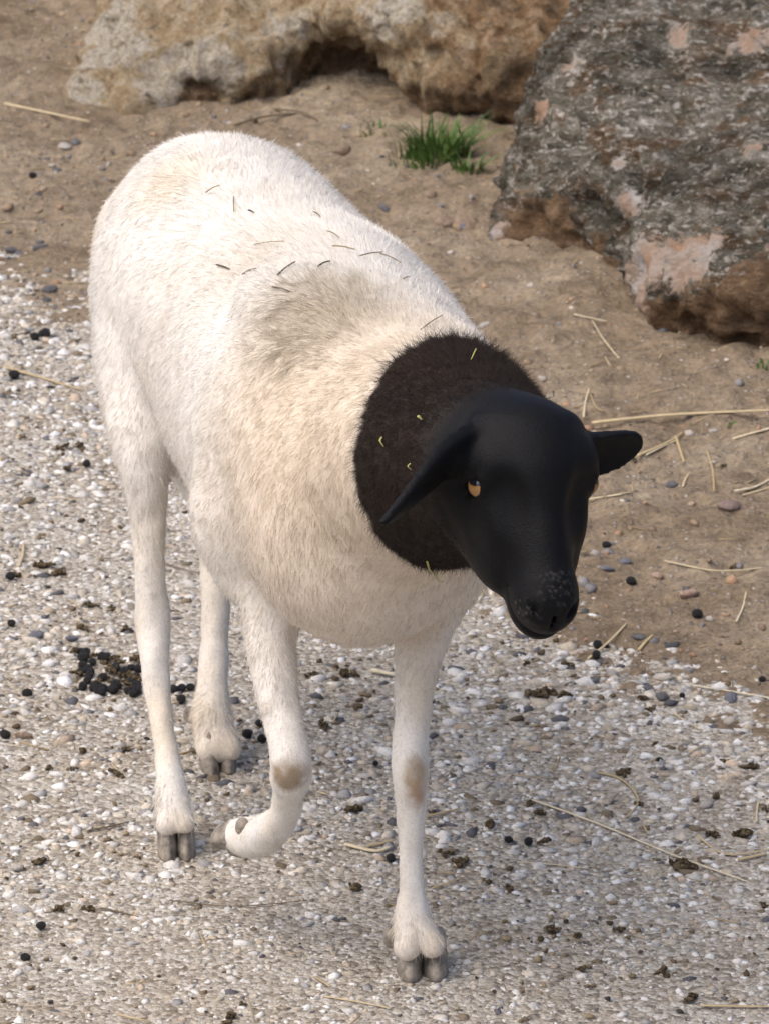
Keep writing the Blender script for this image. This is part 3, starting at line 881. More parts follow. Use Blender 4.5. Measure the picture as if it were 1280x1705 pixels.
# object axes of an eye: x outwards, y along the head, z across the lid opening
pup = m.math('ADD', m.math('MULTIPLY', m.math('MULTIPLY', vy, vy), 1 / 0.0070 ** 2), m.math('MULTIPLY', m.math('MULTIPLY', m.math('SUBTRACT', vz, 0.0022), m.math('SUBTRACT', vz, 0.0022)), 1 / 0.0036 ** 2))
iris = m.ramp(m.math('SQRT', m.math('ADD', m.math('MULTIPLY', vy, vy), m.math('MULTIPLY', vz, vz))), [(0.0, (0.22, 0.11, 0.03)), (0.006, (0.36, 0.19, 0.06)), (0.0100, (0.26, 0.135, 0.05)), (0.0112, (0.05, 0.03, 0.02))])
m.col(m.mix(m.ramp(pup, [(0.8, 1.0), (1.2, 0.0)]), iris, (0.01, 0.012, 0.018)))
M_EYE = m.m
from mathutils import Matrix
for s_ in (-1, 1):
    V, F = ico(3)
    V = V * 0.0110
    V[:, 0] *= 1.0
    o = link('eye', mesh_np('eye', V, F), M_EYE)
    xo = hb * s_ * 0.80 + hn * 0.58 + ha * 0.10
    xo /= np.linalg.norm(xo)
    yo = np.cross(uz, xo); yo /= np.linalg.norm(yo)
    zo = np.cross(xo, yo)
    pos = EYE[s_] + hb * s_ * 0.0005
    Mw = Matrix(((xo[0], yo[0], zo[0], pos[0]), (xo[1], yo[1], zo[1], pos[1]), (xo[2], yo[2], zo[2], pos[2]), (0, 0, 0, 1)))
    o.parent = sheep
    o.matrix_parent_inverse = Matrix.Translation(-S_BASE)
    o.matrix_basis = Mw

# hooves
m = Mat('horn', 0.6, 0.35)
n1 = m.noise(90, 5, 0.65)
m.col(m.ramp(n1, [(0.32, (0.12, 0.105, 0.088)), (0.50, (0.26, 0.23, 0.19)), (0.68, (0.42, 0.37, 0.30))]))
m.bump(m.noise(300, 4), 0.001)
M_HORN = m.m
def claw(top, toe, width, height, up=(0, 0, 1), dark=1.0):
    """one half of a cloven hoof: sole on the plane through toe, tapering upwards, pointed in front"""
    top, toe, up = np.asarray(top, float), np.asarray(toe, float), np.asarray(up, float)
    f = toe - top; f = f - up * (f @ up); fl_ = np.linalg.norm(f); f /= max(fl_, 1e-6)
    sd_ = np.cross(f, up)
    L = height * 1.35
    rings, seg = [], 18
    for k, (hz, sc) in enumerate(((0.0, 0.90), (0.04, 1.0), (0.35, 0.97), (0.7, 0.92), (1.0, 0.86), (1.12, 0.60))):
        ring_ = []
        for i in range(seg):
            t = 2 * math.pi * i / seg
            cx_, sx_ = math.cos(t), math.sin(t)
            ln = L * 0.5 * sc * (1.0 if cx_ < 0 else 1.12)
            wd = width * 0.5 * sc * (1.0 - 0.30 * max(cx_, 0) ** 2)
            hz_ = hz * (1.0 - 0.18 * cx_ * -1 * (hz > 0.9))
            p = toe - f * L * 0.5 + f * (cx_ * ln - hz * height * 0.50) + sd_ * sx_ * wd + up * hz_ * height
            ring_.append(p)
        rings.append(ring_)
    V = [p for r_ in rings for p in r_]
    F = []
    for k in range(len(rings) - 1):
        for i in range(seg):
            j = (i + 1) % seg
            F.append((k * seg + i, k * seg + j, (k + 1) * seg + j, (k + 1) * seg + i))
    me = bpy.data.meshes.new('claw')
    V.append(np.mean(rings[0], 0)); V.append(np.mean(rings[-1], 0))
    faces = [tuple(q) for q in F]
    for i in range(seg):
        j = (i + 1) % seg
        faces.append((j, i, len(V) - 2)); faces.append(((len(rings) - 1) * seg + i, (len(rings) - 1) * seg + j, len(V) - 1))
    me.from_pydata([tuple(p) for p in V], [], faces)
    me.polygons.foreach_set('use_smooth', np.ones(len(faces), bool))
    me.update()
    return part('hoof_claw', me, M_HORN)
def foot(a, b, dirx, width=0.0215, height=0.024):
    for p in (a, b):
        toe = np.array(on_ground(*p)); toe[2] = 0.0005
        claw(toe - np.array(dirx) * 0.03 + np.array([0, 0, 0.03]), toe, width, height)
foot((684, 1636), (727, 1634), (0.05, -1, 0), 0.0225, 0.031)
foot((282, 1436), (312, 1433), (0.10, -1, 0), 0.0185, 0.030)
foot((355, 1292), (383, 1288), (0.18, -1, 0), 0.0190, 0.029)
def dew(p, r, ax=(0, -0.4, 1)):
    V, F = ico(2)
    ax = np.array(ax, float); ax /= np.linalg.norm(ax)
    V = V * r * np.array([1, 1, 1]); V = V + np.outer(V @ ax, ax) * 0.6
    return part('dewclaw', mesh_np('dewclaw', V + np.asarray(p), F), M_HORN)
for q in ((650, 1562, 4.352), (700, 1552, 4.358), (316, 1190, 4.842), (272, 1352, 4.628), (404, 1377, 4.392)):
    dew(at(*q), 0.0066)
# raised hoof, sole turned back
for off in (-0.009, 0.009):
    fdir = np.array([-0.42, 0.80, -0.42]); fdir /= np.linalg.norm(fdir)
    sidev = np.cross(fdir, np.array([0.5, 0.0, 0.85])); sidev /= np.linalg.norm(sidev)
    upv = np.cross(sidev, fdir)
    cen = at(389, 1402, 4.428) + sidev * off
    V, F = ico(3)
    W = np.stack([V[:, 0] * 0.0205, V[:, 1] * 0.0105, V[:, 2] * 0.0150], 1)
    W[:, 2] = np.maximum(W[:, 2], -0.0080)
    part('hoof_claw', mesh_np('hoof_claw', cen + W[:, :1] * fdir + W[:, 1:2] * sidev + W[:, 2:] * upv, F), M_HORN)

# hair
def fur(name, count, length, radius, seed, black=False):
    rg = np.random.default_rng(seed)
    P0, P1, P2, P3 = (SV[SF[:, i]] for i in range(4))
    area = np.linalg.norm(np.cross(P2 - P0, P3 - P1), axis=1)
    ctr = (P0 + P2) / 2
    wgt = area.copy()
    bkf = BK[SF[:, 0]]
    wlf = WL[SF[:, 0]]
    wgt *= np.where(bkf > 0.5, 1.6 + 1.8 * wlf, 1.0)
    nf = SN[SF[:, 0]]
    wgt *= np.where(nf @ np.array([0, 0.94, -0.34]) > 0.45, 0.25, 1.0)
    wgt *= smooth(0.026, 0.05, ctr[:, 2])
    wgt *= np.where(np.minimum(np.linalg.norm(ctr - EYE[-1], axis=1), np.linalg.norm(ctr - EYE[1], axis=1)) < 0.017, 0, 1)
    fi = rg.choice(len(SF), count, p=wgt / wgt.sum())
    u, v = rg.uniform(0, 1, (2, count, 1))
    root = (P0[fi] * (1 - u) + P1[fi] * u) * (1 - v) + (P3[fi] * (1 - u) + P2[fi] * u) * v
    N = SN[SF[fi, 0]] * (1 - u) + SN[SF[fi, 2]] * u
    N /= np.linalg.norm(N, axis=1, keepdims=True)
    C, bk, wl = coat(root)
    # combing: backwards and down on the trunk, down the legs, up the face
    low = smooth(0.36, 0.26, root[:, 2])[:, None]
    D = (-hx * 0.75 - uz * 0.65)[None] * (1 - low) + np.array([0, 0, -1.0])[None] * low
    frontw = smooth(0.0, 0.6, -N[:, 1])[:, None] * (1 - low) * 0.8
    D = D * (1 - frontw) + np.array([-0.1, 0.1, -1.0])[None] * frontw
    D = D + 0.45 * np.stack([fbm(root, 14, 2), fbm(root + 7, 14, 2), fbm(root + 13, 14, 2)], 1)
    headw = (bk * (1 - wl))[:, None]
    D = D * (1 - headw) + (-ha)[None] * headw
    D = D - N * (D * N).sum(1, keepdims=True)
    D = D / np.maximum(np.linalg.norm(D, axis=1, keepdims=True), 1e-6)
    D = D + rg.normal(0, 0.16 + 0.75 * wl[:, None], (count, 3))
    Lh = length * rg.uniform(0.6, 1.25, count)
    Lh *= np.where(bk > 0.5, 0.30 + 0.17 * wl, 1.0) * (1 - 0.50 * smooth(0.30, 0.22, root[:, 2]) + 0.75 * smooth(0.075, 0.045, root[:, 2]))
    # longer, ruffled hair along the back
    Lh *= 1 + 0.35 * smooth(0.5, 0.9, N[:, 2])
    lift = (0.24 + 0.30 * wl + rg.uniform(-0.12, 0.22, count)) * np.where((bk > 0.5) & (wl < 0.3), 0.35, 1.0)
    npt = 4
    pts = np.zeros((count, npt, 3))
    for i in range(npt):
        t = i / (npt - 1)
        pts[:, i] = root - N * 0.0008 + (N * (lift * t * (1 - 0.35 * t))[:, None] + D * (t * (0.75 + 0.25 * t))) * Lh[:, None]
    hc = bpy.data.hair_curves.new(name)
    hc.add_curves([npt] * count)
    hc.attributes['position'].data.foreach_set('vector', pts.reshape(-1).astype(np.float32))
    rad = hc.attributes.get('radius') or hc.attributes.new('radius', 'FLOAT', 'POINT')
    prof = np.array([1.0, 0.9, 0.65, 0.12])
    rr = (radius * rg.uniform(0.7, 1.25, (count, 1)) * np.where(bk[:, None] > 0.5, 0.7, 1.0)) * prof[None]
    rad.data.foreach_set('value', rr.ravel().astype(np.float32))
    C = C * rg.uniform(0.80, 1.12, (count, 1)) * (1 + 0.16 * np.clip(fbm(root + 40, 130, 2), -1, 0.6))[:, None]
    C = np.where((rg.uniform(0, 1, (count, 1)) < 0.06) & (bk[:, None] < 0.5), C * np.array([0.68, 0.62, 0.54]), C)
    a = hc.attributes.new('coat', 'FLOAT_COLOR', 'CURVE')
    c4 = np.ones((count, 4), np.float32); c4[:, :3] = np.clip(C, 0, 0.92)
    a.data.foreach_set('color', c4.ravel())
    m = Mat('hair', 0.65, 0.12)
    m.col(m.attr('coat'))
    m.b.inputs['Sheen Weight'].default_value = 0.05
    hc.materials.append(m.m)
    o = part(name, hc)
    return o
fur('fur', 280000, 0.0085, 0.00018, 5)

#@@LITTER
# ------------------------------------------------------------------ litter on the ground
def lumpy(name, size, jag, seed, sq=(1, 1, 1), level=2):
    V, F = ico(level)
    rg = np.random.default_rng(seed)
    V = V * (1 + jag * fbm(V + seed * 3.1, 1.6, 3))[:, None] * np.array(sq) * size
    return mesh_np(name, V, F)

m = Mat('dung', 0.55, 0.4)
m.col(m.ramp(m.noise(2.2, 5, 0.7), [(0.35, (0.010, 0.010, 0.012)), (0.6, (0.022, 0.020, 0.019)), (0.75, (0.06, 0.05, 0.035))]))
m.bump(m.noise(3.5, 4, 0.7), 0.25, 0.6)
M_DUNG = m.m
m = Mat('old_dung', 0.9, 0.15)
m.col(m.ramp(m.noise(3.2, 6, 0.75), [(0.34, (0.022, 0.019, 0.014)), (0.45, (0.10, 0.072, 0.040)), (0.58, (0.28, 0.215, 0.13)), (0.68, (0.45, 0.38, 0.26))]))
m.bump(m.noise(5, 5, 0.75), 0.35, 0.7)
M_OLD = m.m

PEL = [lumpy('dung_pellet', 1.0, 0.22, i, (1.0, 0.82, 0.80)) for i in range(5)]
for me_ in PEL: me_.materials.append(M_DUNG)
def crumb_mesh(seed):
    rg = np.random.default_rng(seed)
    Vs, Fs, n0 = [], [], 0
    for _ in range(rg.integers(9, 16)):
        V, F = ico(1)
        V = V * (1 + 0.35 * rg.uniform(-1, 1, (len(V), 1))) * rg.uniform(0.16, 0.42) * np.array([1, rg.uniform(0.5, 1.0), rg.uniform(0.45, 0.9)])
        a = rg.uniform(0, 6.28)
        V = np.stack([V[:, 0] * np.cos(a) - V[:, 1] * np.sin(a), V[:, 0] * np.sin(a) + V[:, 1] * np.cos(a), V[:, 2] + 0.3 * rg.normal() * V[:, 0]], 1)
        r_ = rg.uniform(0, 0.85); b = rg.uniform(0, 6.28)
        Vs.append(V + np.array([r_ * np.cos(b) * 1.2, r_ * np.sin(b) * 0.7, rg.uniform(-0.10, 0.12) * (1.3 - r_)])); Fs.append(F + n0); n0 += len(V)
    return mesh_np('dung_crumb', np.concatenate(Vs), np.concatenate(Fs), smooth=False)
CRU = [crumb_mesh(20 + i) for i in range(9)]
for me_ in CRU: me_.materials.append(M_OLD)

MARKS = [(294, 1440, 'the forward hind hoof'), (365, 1292, 'the rear hind hoof'), (430, 1470, 'the raised forefoot'), (700, 1640, 'the standing fore hoof'), (690, 1300, 'the standing foreleg'),
         (1150, 1440, 'the long thin slanting straw'), (900, 1340, 'the long thin slanting straw'), (1040, 1325, 'the hooked curling straw'), (1220, 1415, 'the bent straw'), (1225, 1677, 'the straight thick straw'), (600, 1670, 'the thin pale straw'),
         (180, 1125, 'the dung heap'), (60, 1061, 'the flat slate-grey stone'), (42, 1229, 'the tan rounded stone'), (65, 630, 'the pale straw behind the sheep'), (640, 1124, 'the yellow flat straw chip'), (620, 1415, 'the broad straw blade'),
         (920, 1442, 'the fine straw'), (200, 1520, 'the dark thin stem'), (180, 1378, 'the dark weathered stem'), (1175, 1342, 'the pale round stone'), (985, 1137, 'the edge grey stone'), (1103, 1163, 'the rounded grey stone'), (1094, 962, 'the small pinkish chip'),
         (1147, 995, 'the pale pink chip'), (1010, 1070, 'the leaning short straw'), (1214, 851, 'the mauve stone'), (1120, 740, 'the golden straw'), (83, 481, 'the round grey stone'), (20, 765, 'the left thigh edge of the gravel'), (37, 925, 'the pale straw bit'), (390, 1505, 'the long fine dark stem'), (480, 1300, 'the raised knee')]
MARKS = [q for q in MARKS if 'edge of the gravel' not in q[2]]
def beside(px, py):
    d, t = min((math.hypot(px - a, (py - b) * 1.6), t) for a, b, t in MARKS)
    return ('beside ' if d < 90 else 'near ') + t

def drop(name, meshes, px, py, wpx, label, cat, group=None, sink=0.75, z_scale=0.8, aspect=1.0):
    p = on_ground(px, py)
    dist = p[1] * CP + (CAM_H - p[2]) * SP
    r = 0.5 * wpx * dist / FPX
    o = bpy.data.objects.new(name, random.choice(meshes))
    COL.objects.link(o)
    o.scale = (r, r * aspect, r)
    o.rotation_euler = (random.uniform(-0.25, 0.25), random.uniform(-0.25, 0.25), random.uniform(0, 6.28))
    o.location = (p[0], p[1] + r * 0.3, p[2] + r * z_scale * sink)
    return tag(o, label, cat, group)

PELLETS = [(46, 1160, 19), (9, 1229, 20), (69, 1547, 18), (43, 1600, 18), (24, 630, 20), (58, 566, 18), (75, 562, 22), (55, 297, 14), (18, 965, 18),
           (289, 1153, 18), (303, 1151, 17), (302, 1170, 19), (318, 1149, 16), (412, 1228, 19), (432, 1209, 15), (437, 1236, 19), (650, 1435, 20), (846, 1403, 16), (879, 1407, 18),
           (1097, 1271, 14), (145, 777, 16), (484, 1252, 14), (625, 1275, 12), (20, 1042, 15)]
for q in PELLETS:
    drop('dung_pellet', PEL, *q, 'round black dung pellet on the pavement ' + beside(*q[:2]), 'dung pellet', 'dung pellets on the pavement')
for q in [(1050, 967, 20), (1160, 1028, 20), (994, 1079, 19), (992, 1096, 18), (1135, 1161, 11), (1009, 905, 16), (1268, 1128, 14)]:
    drop('dung_pellet', PEL, *q, 'black dung pellet on the soil ' + beside(*q[:2]), 'dung pellet', 'dung pellets on the soil')
rg = random.Random(4)
for _ in range(34):        # heap of pellets behind the hind leg
    t = rg.random()
    x_, y_ = 128 + 105 * rg.random(), 0
    y_ = 1085 + 62 * rg.random() + (x_ - 128) * 0.25
    drop('dung_pellet', PEL, x_, y_, rg.uniform(15, 22), 'black pellet in the dung heap on the pavement behind the hind leg', 'dung pellet', 'pellets of the dung heap')
for _ in range(26):
    x_ = 115 + 120 * rg.random()
    y_ = 1080 + 60 * rg.random() + (x_ - 128) * 0.22
    drop('dung_crumb', CRU, x_, y_, rg.uniform(14, 30), 'brown crumbled dung in the heap on the pavement behind the hind leg', 'dung', 'crumbs of the dung heap')
CRUMBS = [(140, 1252, 27), (211, 1250, 25), (82, 1280, 24), (120, 1283, 26), (45, 1228, 22), (100, 955, 36), (70, 945, 44), (30, 960, 28), (150, 1010, 30), (185, 1015, 20), (208, 1050, 34), (140, 1048, 28), (112, 783, 24), (103, 748, 34),
          (135, 748, 30), (65, 1437, 36), (150, 1515, 30), (100, 1516, 28), (1190, 1330, 30), (1190, 1392, 34), (1235, 1392, 44), (1100, 1622, 46), (1148, 1665, 44), (590, 1350, 44), (490, 1300, 26), (1038, 1290, 40), (1245, 1280, 34), (575, 1125, 54),
          (520, 1130, 36), (906, 1402, 28), (770, 1440, 44), (740, 1425, 38), (1030, 1550, 28), (915, 1552, 40), (970, 1615, 30), (590, 1480, 34), (380, 1698, 44), (402, 1674, 22), (815, 1375, 40), (900, 1355, 30), (880, 1340, 24), (540, 1212, 36),
          (960, 1560, 26), (1130, 1445, 54), (1150, 1445, 30), (1270, 1510, 26), (850, 1480, 26), (720, 1355, 24), (345, 1190, 30), (1205, 1270, 22), (1065, 1340, 24), (700, 1500, 24), (1090, 1240, 18), (195, 1290, 34), (1275, 1350, 20), (680, 1260, 18)]
for q in CRUMBS:
    drop('dung_crumb', CRU, q[0], q[1], q[2] * 0.95, ('wide flat' if q[2] > 36 else 'small') + ' brown dung crumb on the pavement ' + beside(*q[:2]), 'dung', 'old dung crumbs on the pavement', 0.15)
for q in [(875, 1106, 22), (945, 1110, 34), (905, 1160, 60), (935, 1160, 40), (1085, 1184, 26), (1070, 1165, 24), (1200, 780, 24), (1225, 945, 24), (1055, 760, 20)]:
    drop('dung_crumb', CRU, q[0], q[1], q[2] * 0.95, ('wide' if q[2] > 36 else 'small') + ' brown dung crumb on the soil ' + beside(*q[:2]), 'dung', 'old dung crumbs on the soil', 0.15)

# stones one can pick out
def stone_mat(name, c1, c2):
    m = Mat(name, 0.85, 0.25)
    m.col(m.ramp(m.noise(1.6, 6, 0.7), [(0.35, c1), (0.65, c2)]))
    m.bump(m.noise(3.5, 5, 0.7), 0.25, 0.6)
    return m.m
SM = {'grey': stone_mat('grey_stone', (0.13, 0.13, 0.135), (0.24, 0.24, 0.25)), 'blue': stone_mat('blue_stone', (0.17, 0.18, 0.21), (0.28, 0.29, 0.33)),
      'pink': stone_mat('pink_stone', (0.50, 0.33, 0.25), (0.62, 0.47, 0.38)), 'tan': stone_mat('tan_stone', (0.28, 0.20, 0.14), (0.44, 0.34, 0.25)),
      'pale': stone_mat('pale_stone', (0.50, 0.46, 0.41), (0.66, 0.62, 0.57)), 'mauve': stone_mat('mauve_stone', (0.28, 0.20, 0.18), (0.38, 0.29, 0.26))}
STONES = [(1214, 851, 38, 'mauve', 'smooth mauve-brown stone half sunk in the soil below the long straw', 0.6),
          (1147, 995, 36, 'pink', 'pale pink angular stone chip lying on the soil', 0.6), (1094, 962, 22, 'pink', 'small pinkish stone chip beside a black dung pellet on the soil', 0.7),
          (1103, 1163, 30, 'grey', 'rounded grey stone at the soil edge beside a brown dung crumb', 0.6), (1216, 1166, 30, 'blue', 'blue-grey rounded stone under the end of a pale straw', 0.6),
          (985, 1137, 26, 'grey', 'grey stone at the ragged edge of the soil below the muzzle', 0.6), (572, 256, 42, 'tan', 'tan stone on the soil right behind the rump', 0.7),
          (775, 352, 62, 'tan', 'flat tan stone beside the foot of the grey boulder', 0.45), (742, 364, 44, 'tan', 'brownish stone chip in front of the grass tuft', 0.5),
          (768, 383, 26, 'blue', 'small blue-grey stone by the foot of the grey boulder', 0.7), (108, 247, 34, 'pale', 'white flat stone on the soil before the tan boulder', 0.5),
          (127, 240, 24, 'grey', 'dark grey stone touching a white flat stone on the soil', 0.6), (83, 481, 28, 'grey', 'round grey stone at the edge of the pavement behind the sheep', 0.8),
          (60, 1061, 26, 'blue', 'flat slate-grey stone on the pavement near the dung heap', 0.6), (120, 1066, 26, 'blue', 'slate-grey stone with a pale rim above the dung heap', 0.5),
          (42, 1229, 30, 'tan', 'tan rounded stone on the pavement beside a dung pellet', 0.6), (1175, 1342, 26, 'pale', 'pale round stone beside a brown dung crumb on the pavement', 0.7),
          (30, 1448, 22, 'pale', 'pale pebble on the worn pavement', 0.6), (805, 545, 24, 'pale', 'whitish stone on the soil behind the black neck', 0.6),
          (1118, 812, 30, 'grey', 'grey stone chip among the straw on the soil', 0.6), (1010, 948, 34, 'blue', 'thin slate flake on the soil beside the muzzle', 0.35),
          (1040, 935, 24, 'blue', 'bluish grey stone chip on the soil beside the cheek', 0.6), (990, 925, 20, 'pale', 'white pebble on the soil beside the cheek', 0.7),
          (1063, 1065, 30, 'grey', 'dark grey stone next to a short straw on the soil', 0.55), (1210, 1128, 22, 'tan', 'ochre pebble on the soil above the blue-grey stone', 0.7),
          (1268, 1043, 20, 'tan', 'orange-tan pebble on the soil by an upright straw', 0.7), (1187, 720, 16, 'pale', 'tiny white pebble under the long straw', 0.7),
          (1018, 1125, 26, 'pale', 'light beige stone at the soil edge', 0.6), (96, 282, 22, 'grey', 'grey stone on the soil left of the rump', 0.6), (20, 420, 26, 'grey', 'dull grey stone in the gravelly soil', 0.6),
          (1105, 545, 20, 'grey', 'small grey stone in the shade of the overhanging boulder', 0.6), (640, 345, 24, 'grey', 'grey pebble on the soil along the white back', 0.6), (715, 330, 28, 'tan', 'brown pebble in front of the grass', 0.6)]
for i, (px, py, w, kind, lab, fl) in enumerate(STONES):
    me_ = lumpy('stone', 1.0, 0.45, 50 + i, (1.0, 0.72, fl * 0.75))
    me_.materials.append(SM[kind])
    drop('stone', [me_], px, py, w, lab, 'stone', None, fl * 0.35)

# straw
m = Mat('straw', 0.55, 0.35)
info = m.n('ShaderNodeObjectInfo')
m.col(m.mix(0.6, m.ramp(info.outputs['Random'], [(0.0, (0.46, 0.35, 0.18)), (0.5, (0.60, 0.49, 0.30)), (1.0, (0.72, 0.64, 0.46))]), m.ramp(m.noise(120, 3), [(0.3, 0.65), (0.7, 1.05)]), 'MULTIPLY'))
M_STRAW = m.m
m = Mat('dark_stem', 0.7, 0.2); m.col((0.13, 0.10, 0.065)); M_STEM = m.m

def tube(name, pts, rad, mat, flat=0.6, seg=6):
    pts = [np.asarray(p, float) for p in pts]
    # resample smoothly
    P = []
    for i in range(len(pts) - 1):
        p0, p1, p2, p3 = pts[max(i - 1, 0)], pts[i], pts[i + 1], pts[min(i + 2, len(pts) - 1)]
        for t in np.linspace(0, 1, (7 if len(pts) < 5 else 3))[:-1]:
            P.append(0.5 * (2 * p1 + (p2 - p0) * t + (2 * p0 - 5 * p1 + 4 * p2 - p3) * t * t + (3 * p1 - p0 - 3 * p2 + p3) * t ** 3))
    P.append(pts[-1]); P = np.array(P)
    V, F = [], []
    for i, p in enumerate(P):
        d = P[min(i + 1, len(P) - 1)] - P[max(i - 1, 0)]; d /= np.linalg.norm(d) + 1e-9
        sdv = np.cross(d, uz); sdv /= np.linalg.norm(sdv) + 1e-9
        upv = np.cross(sdv, d)
        r = rad * (0.75 if i in (0, len(P) - 1) else 1) * (1 - 0.35 * i / len(P))
        for k in range(seg):
            a = 2 * math.pi * k / seg
            V.append(p + sdv * math.cos(a) * r + upv * math.sin(a) * r * flat)
    for i in range(len(P) - 1):
        for k in range(seg):
            j = (k + 1) % seg
            F.append((i * seg + k, i * seg + j, (i + 1) * seg + j, (i + 1) * seg + k))
    c0 = P.mean(0)
    F.append(tuple(range(seg))[::-1]); F.append(tuple(range((len(P) - 1) * seg, len(P) * seg)))
    me_ = bpy.data.meshes.new(name)
    me_.from_pydata([tuple(v - c0) for v in V], [], F)
    me_.polygons.foreach_set('use_smooth', np.ones(len(F), bool)); me_.update()
    me_.materials.append(mat)
    o = link(name, me_); o.location = c0
    return o

def straw(name, path, wpx, label, mat=M_STRAW, cat='straw', group=None, lift=0.0):
    A = np.array([on_ground(*q) for q in path])
    rad = 0.5 * wpx * (A[0][1] * CP + CAM_H * SP) / FPX
    if len(A) == 2:      # a light natural bow across the length
        d_ = A[1] - A[0]
        A = np.array([A[0], (A[0] + A[1]) / 2 + np.array([-d_[1], d_[0], 0]) * rg_straw.uniform(-0.03, 0.03), A[1]])
    seg_ = np.concatenate([[0], np.cumsum(np.linalg.norm(np.diff(A, axis=0), axis=1))])
    t_ = np.linspace(0, seg_[-1], 25)
    gz = np.array([surf(np.interp(t, seg_, A[:, 0]), np.interp(t, seg_, A[:, 1])) for t in t_])
    k_ = np.polyfit(t_, gz, 1)
    res = gz - np.polyval(k_, t_)
    A[:, 2] = np.polyval(k_, seg_) + np.quantile(res, 0.85) + rad * 0.8
    return tag(tube(name, list(A), rad, mat), label, cat, group)
rg_straw = random.Random(9)

STRAWS = [([(985, 716), (1120, 708), (1290, 692)], 9, 'long pale straw lying on the soil just behind the ear'), ([(8, 185), (150, 208)], 6, 'straight straw on the soil before the tan boulder'),
          ([(-10, 608), (60, 628), (140, 652)], 6, 'pale straw lying along the pavement behind the hind legs'), ([(885, 1333), (1000, 1375), (1120, 1425), (1245, 1470)], 5, 'very long thin slanting straw across the pavement'),
          ([(1165, 1676), (1290, 1678)], 6, 'straight thick straw lying on the worn pavement'), ([(1105, 945), (1190, 947), (1275, 946)], 4, 'thin straight straw on the soil above the pink chip'),
          ([(1152, 1144), (1220, 1152), (1290, 1165)], 5, 'pale straw lying over the blue-grey stone'), ([(978, 1098), (1042, 1040)], 6, 'short straw leaning over two black dung pellets'),
          ([(1062, 1086), (1086, 1062)], 7, 'stubby straw beside the dark grey stone'), ([(1225, 1038), (1241, 991)], 4, 'short straw pointing towards the boulder by an orange-tan pebble'),
          ([(971, 700), (974, 670), (980, 650)], 4, 'reddish short stalk standing by the head'), ([(979, 652), (992, 680), (1004, 690)], 3, 'curved stalk arching beside a reddish stalk'),
          ([(1124, 735), (1138, 777)], 6, 'short bright straw below the long pale straw'), ([(1136, 812), (1148, 788)], 5, 'short straw by the grey stone chip'),
          ([(1176, 755), (1186, 785), (1188, 822)], 4, 'crooked thin straw on the soil above the mauve stone'), ([(1222, 822), (1255, 812), (1290, 792)], 6, 'brownish straw on the soil right of the mauve stone'),
          ([(1235, 827), (1290, 812)], 4, 'thin straw lying beside a brownish straw'), ([(1218, 737), (1290, 715)], 6, 'straw lying below the thick end of the long straw'),
          ([(1060, 770), (1110, 738), (1135, 722)], 6, 'golden straw crossing under the long straw near the ear'), ([(1075, 760), (1125, 737)], 4, 'fine straw next to the golden straw'), ([(968, 838), (1035, 831)], 5, 'straw lying on the soil beside the eye'),
          ([(574, 1408), (625, 1420), (652, 1412)], 9, 'broad straw blade beside the standing foreleg'), ([(612, 1411), (655, 1402)], 7, 'short split straw resting by the broad straw blade'),
          ([(618, 1120), (658, 1128)], 12, 'yellow flat straw chip behind the standing foreleg'), ([(990, 1287), (1035, 1300), (1062, 1335), (1035, 1368)], 5, 'hooked curling straw on the pavement'),
          ([(1160, 1392), (1208, 1424), (1290, 1414)], 5, 'bent straw on the pavement near old dung'), ([(1228, 1434), (1275, 1424)], 8, 'thick short straw beside the bent straw'), ([(1259, 1370), (1262, 1335)], 5, 'short upright-lying straw on the pavement'),
          ([(1120, 1188), (1165, 1216)], 4, 'thin straw at the soil edge'), ([(540, 1660), (600, 1670), (650, 1680)], 4, 'thin pale straw on the worn pavement below the hoof'), ([(720, 1480), (766, 1464)], 5, 'white straw bit beside the cannon bone'),
          ([(32, 945), (40, 905)], 6, 'pale straw bit by the dung crumbs'), ([(708, 1362), (765, 1348)], 6, 'brown straw beside the knee of the standing foreleg'), ([(860, 1436), (980, 1447)], 3, 'fine straw on the pavement below the three black droppings'),
          ([(1000, 830), (1050, 822)], 4, 'fine straw above the slate flake'), ([(1030, 600), (985, 532)], 3, 'fine pale stalk by the foot of the boulder'), ([(955, 533), (1010, 538)], 4, 'pale stalk in front of the grey boulder')]
for path, w, lab in STRAWS:
    straw('straw', path, w, lab)
for path, w, lab in [([(168, 1513), (232, 1528)], 4, 'dark thin stem beside an old dung crumb'), ([(285, 1500), (390, 1510), (512, 1500)], 3, 'long fine dark stem on the worn pavement before the hind hoof'),
                     ([(390, 212), (440, 203), (495, 190)], 6, 'brown twig lying before the tan boulder'), ([(455, 180), (500, 190), (530, 203)], 5, 'forked dry twig end near the hollow of the tan boulder'), ([(145, 1385), (215, 1370)], 5, 'dark weathered stem on the pavement near the hind hoof'),
                     ([(275, 940), (330, 955)], 3, 'thin dark stem between the hind legs')]:
    straw('dry_stem', path, w, lab, M_STEM, 'stem')

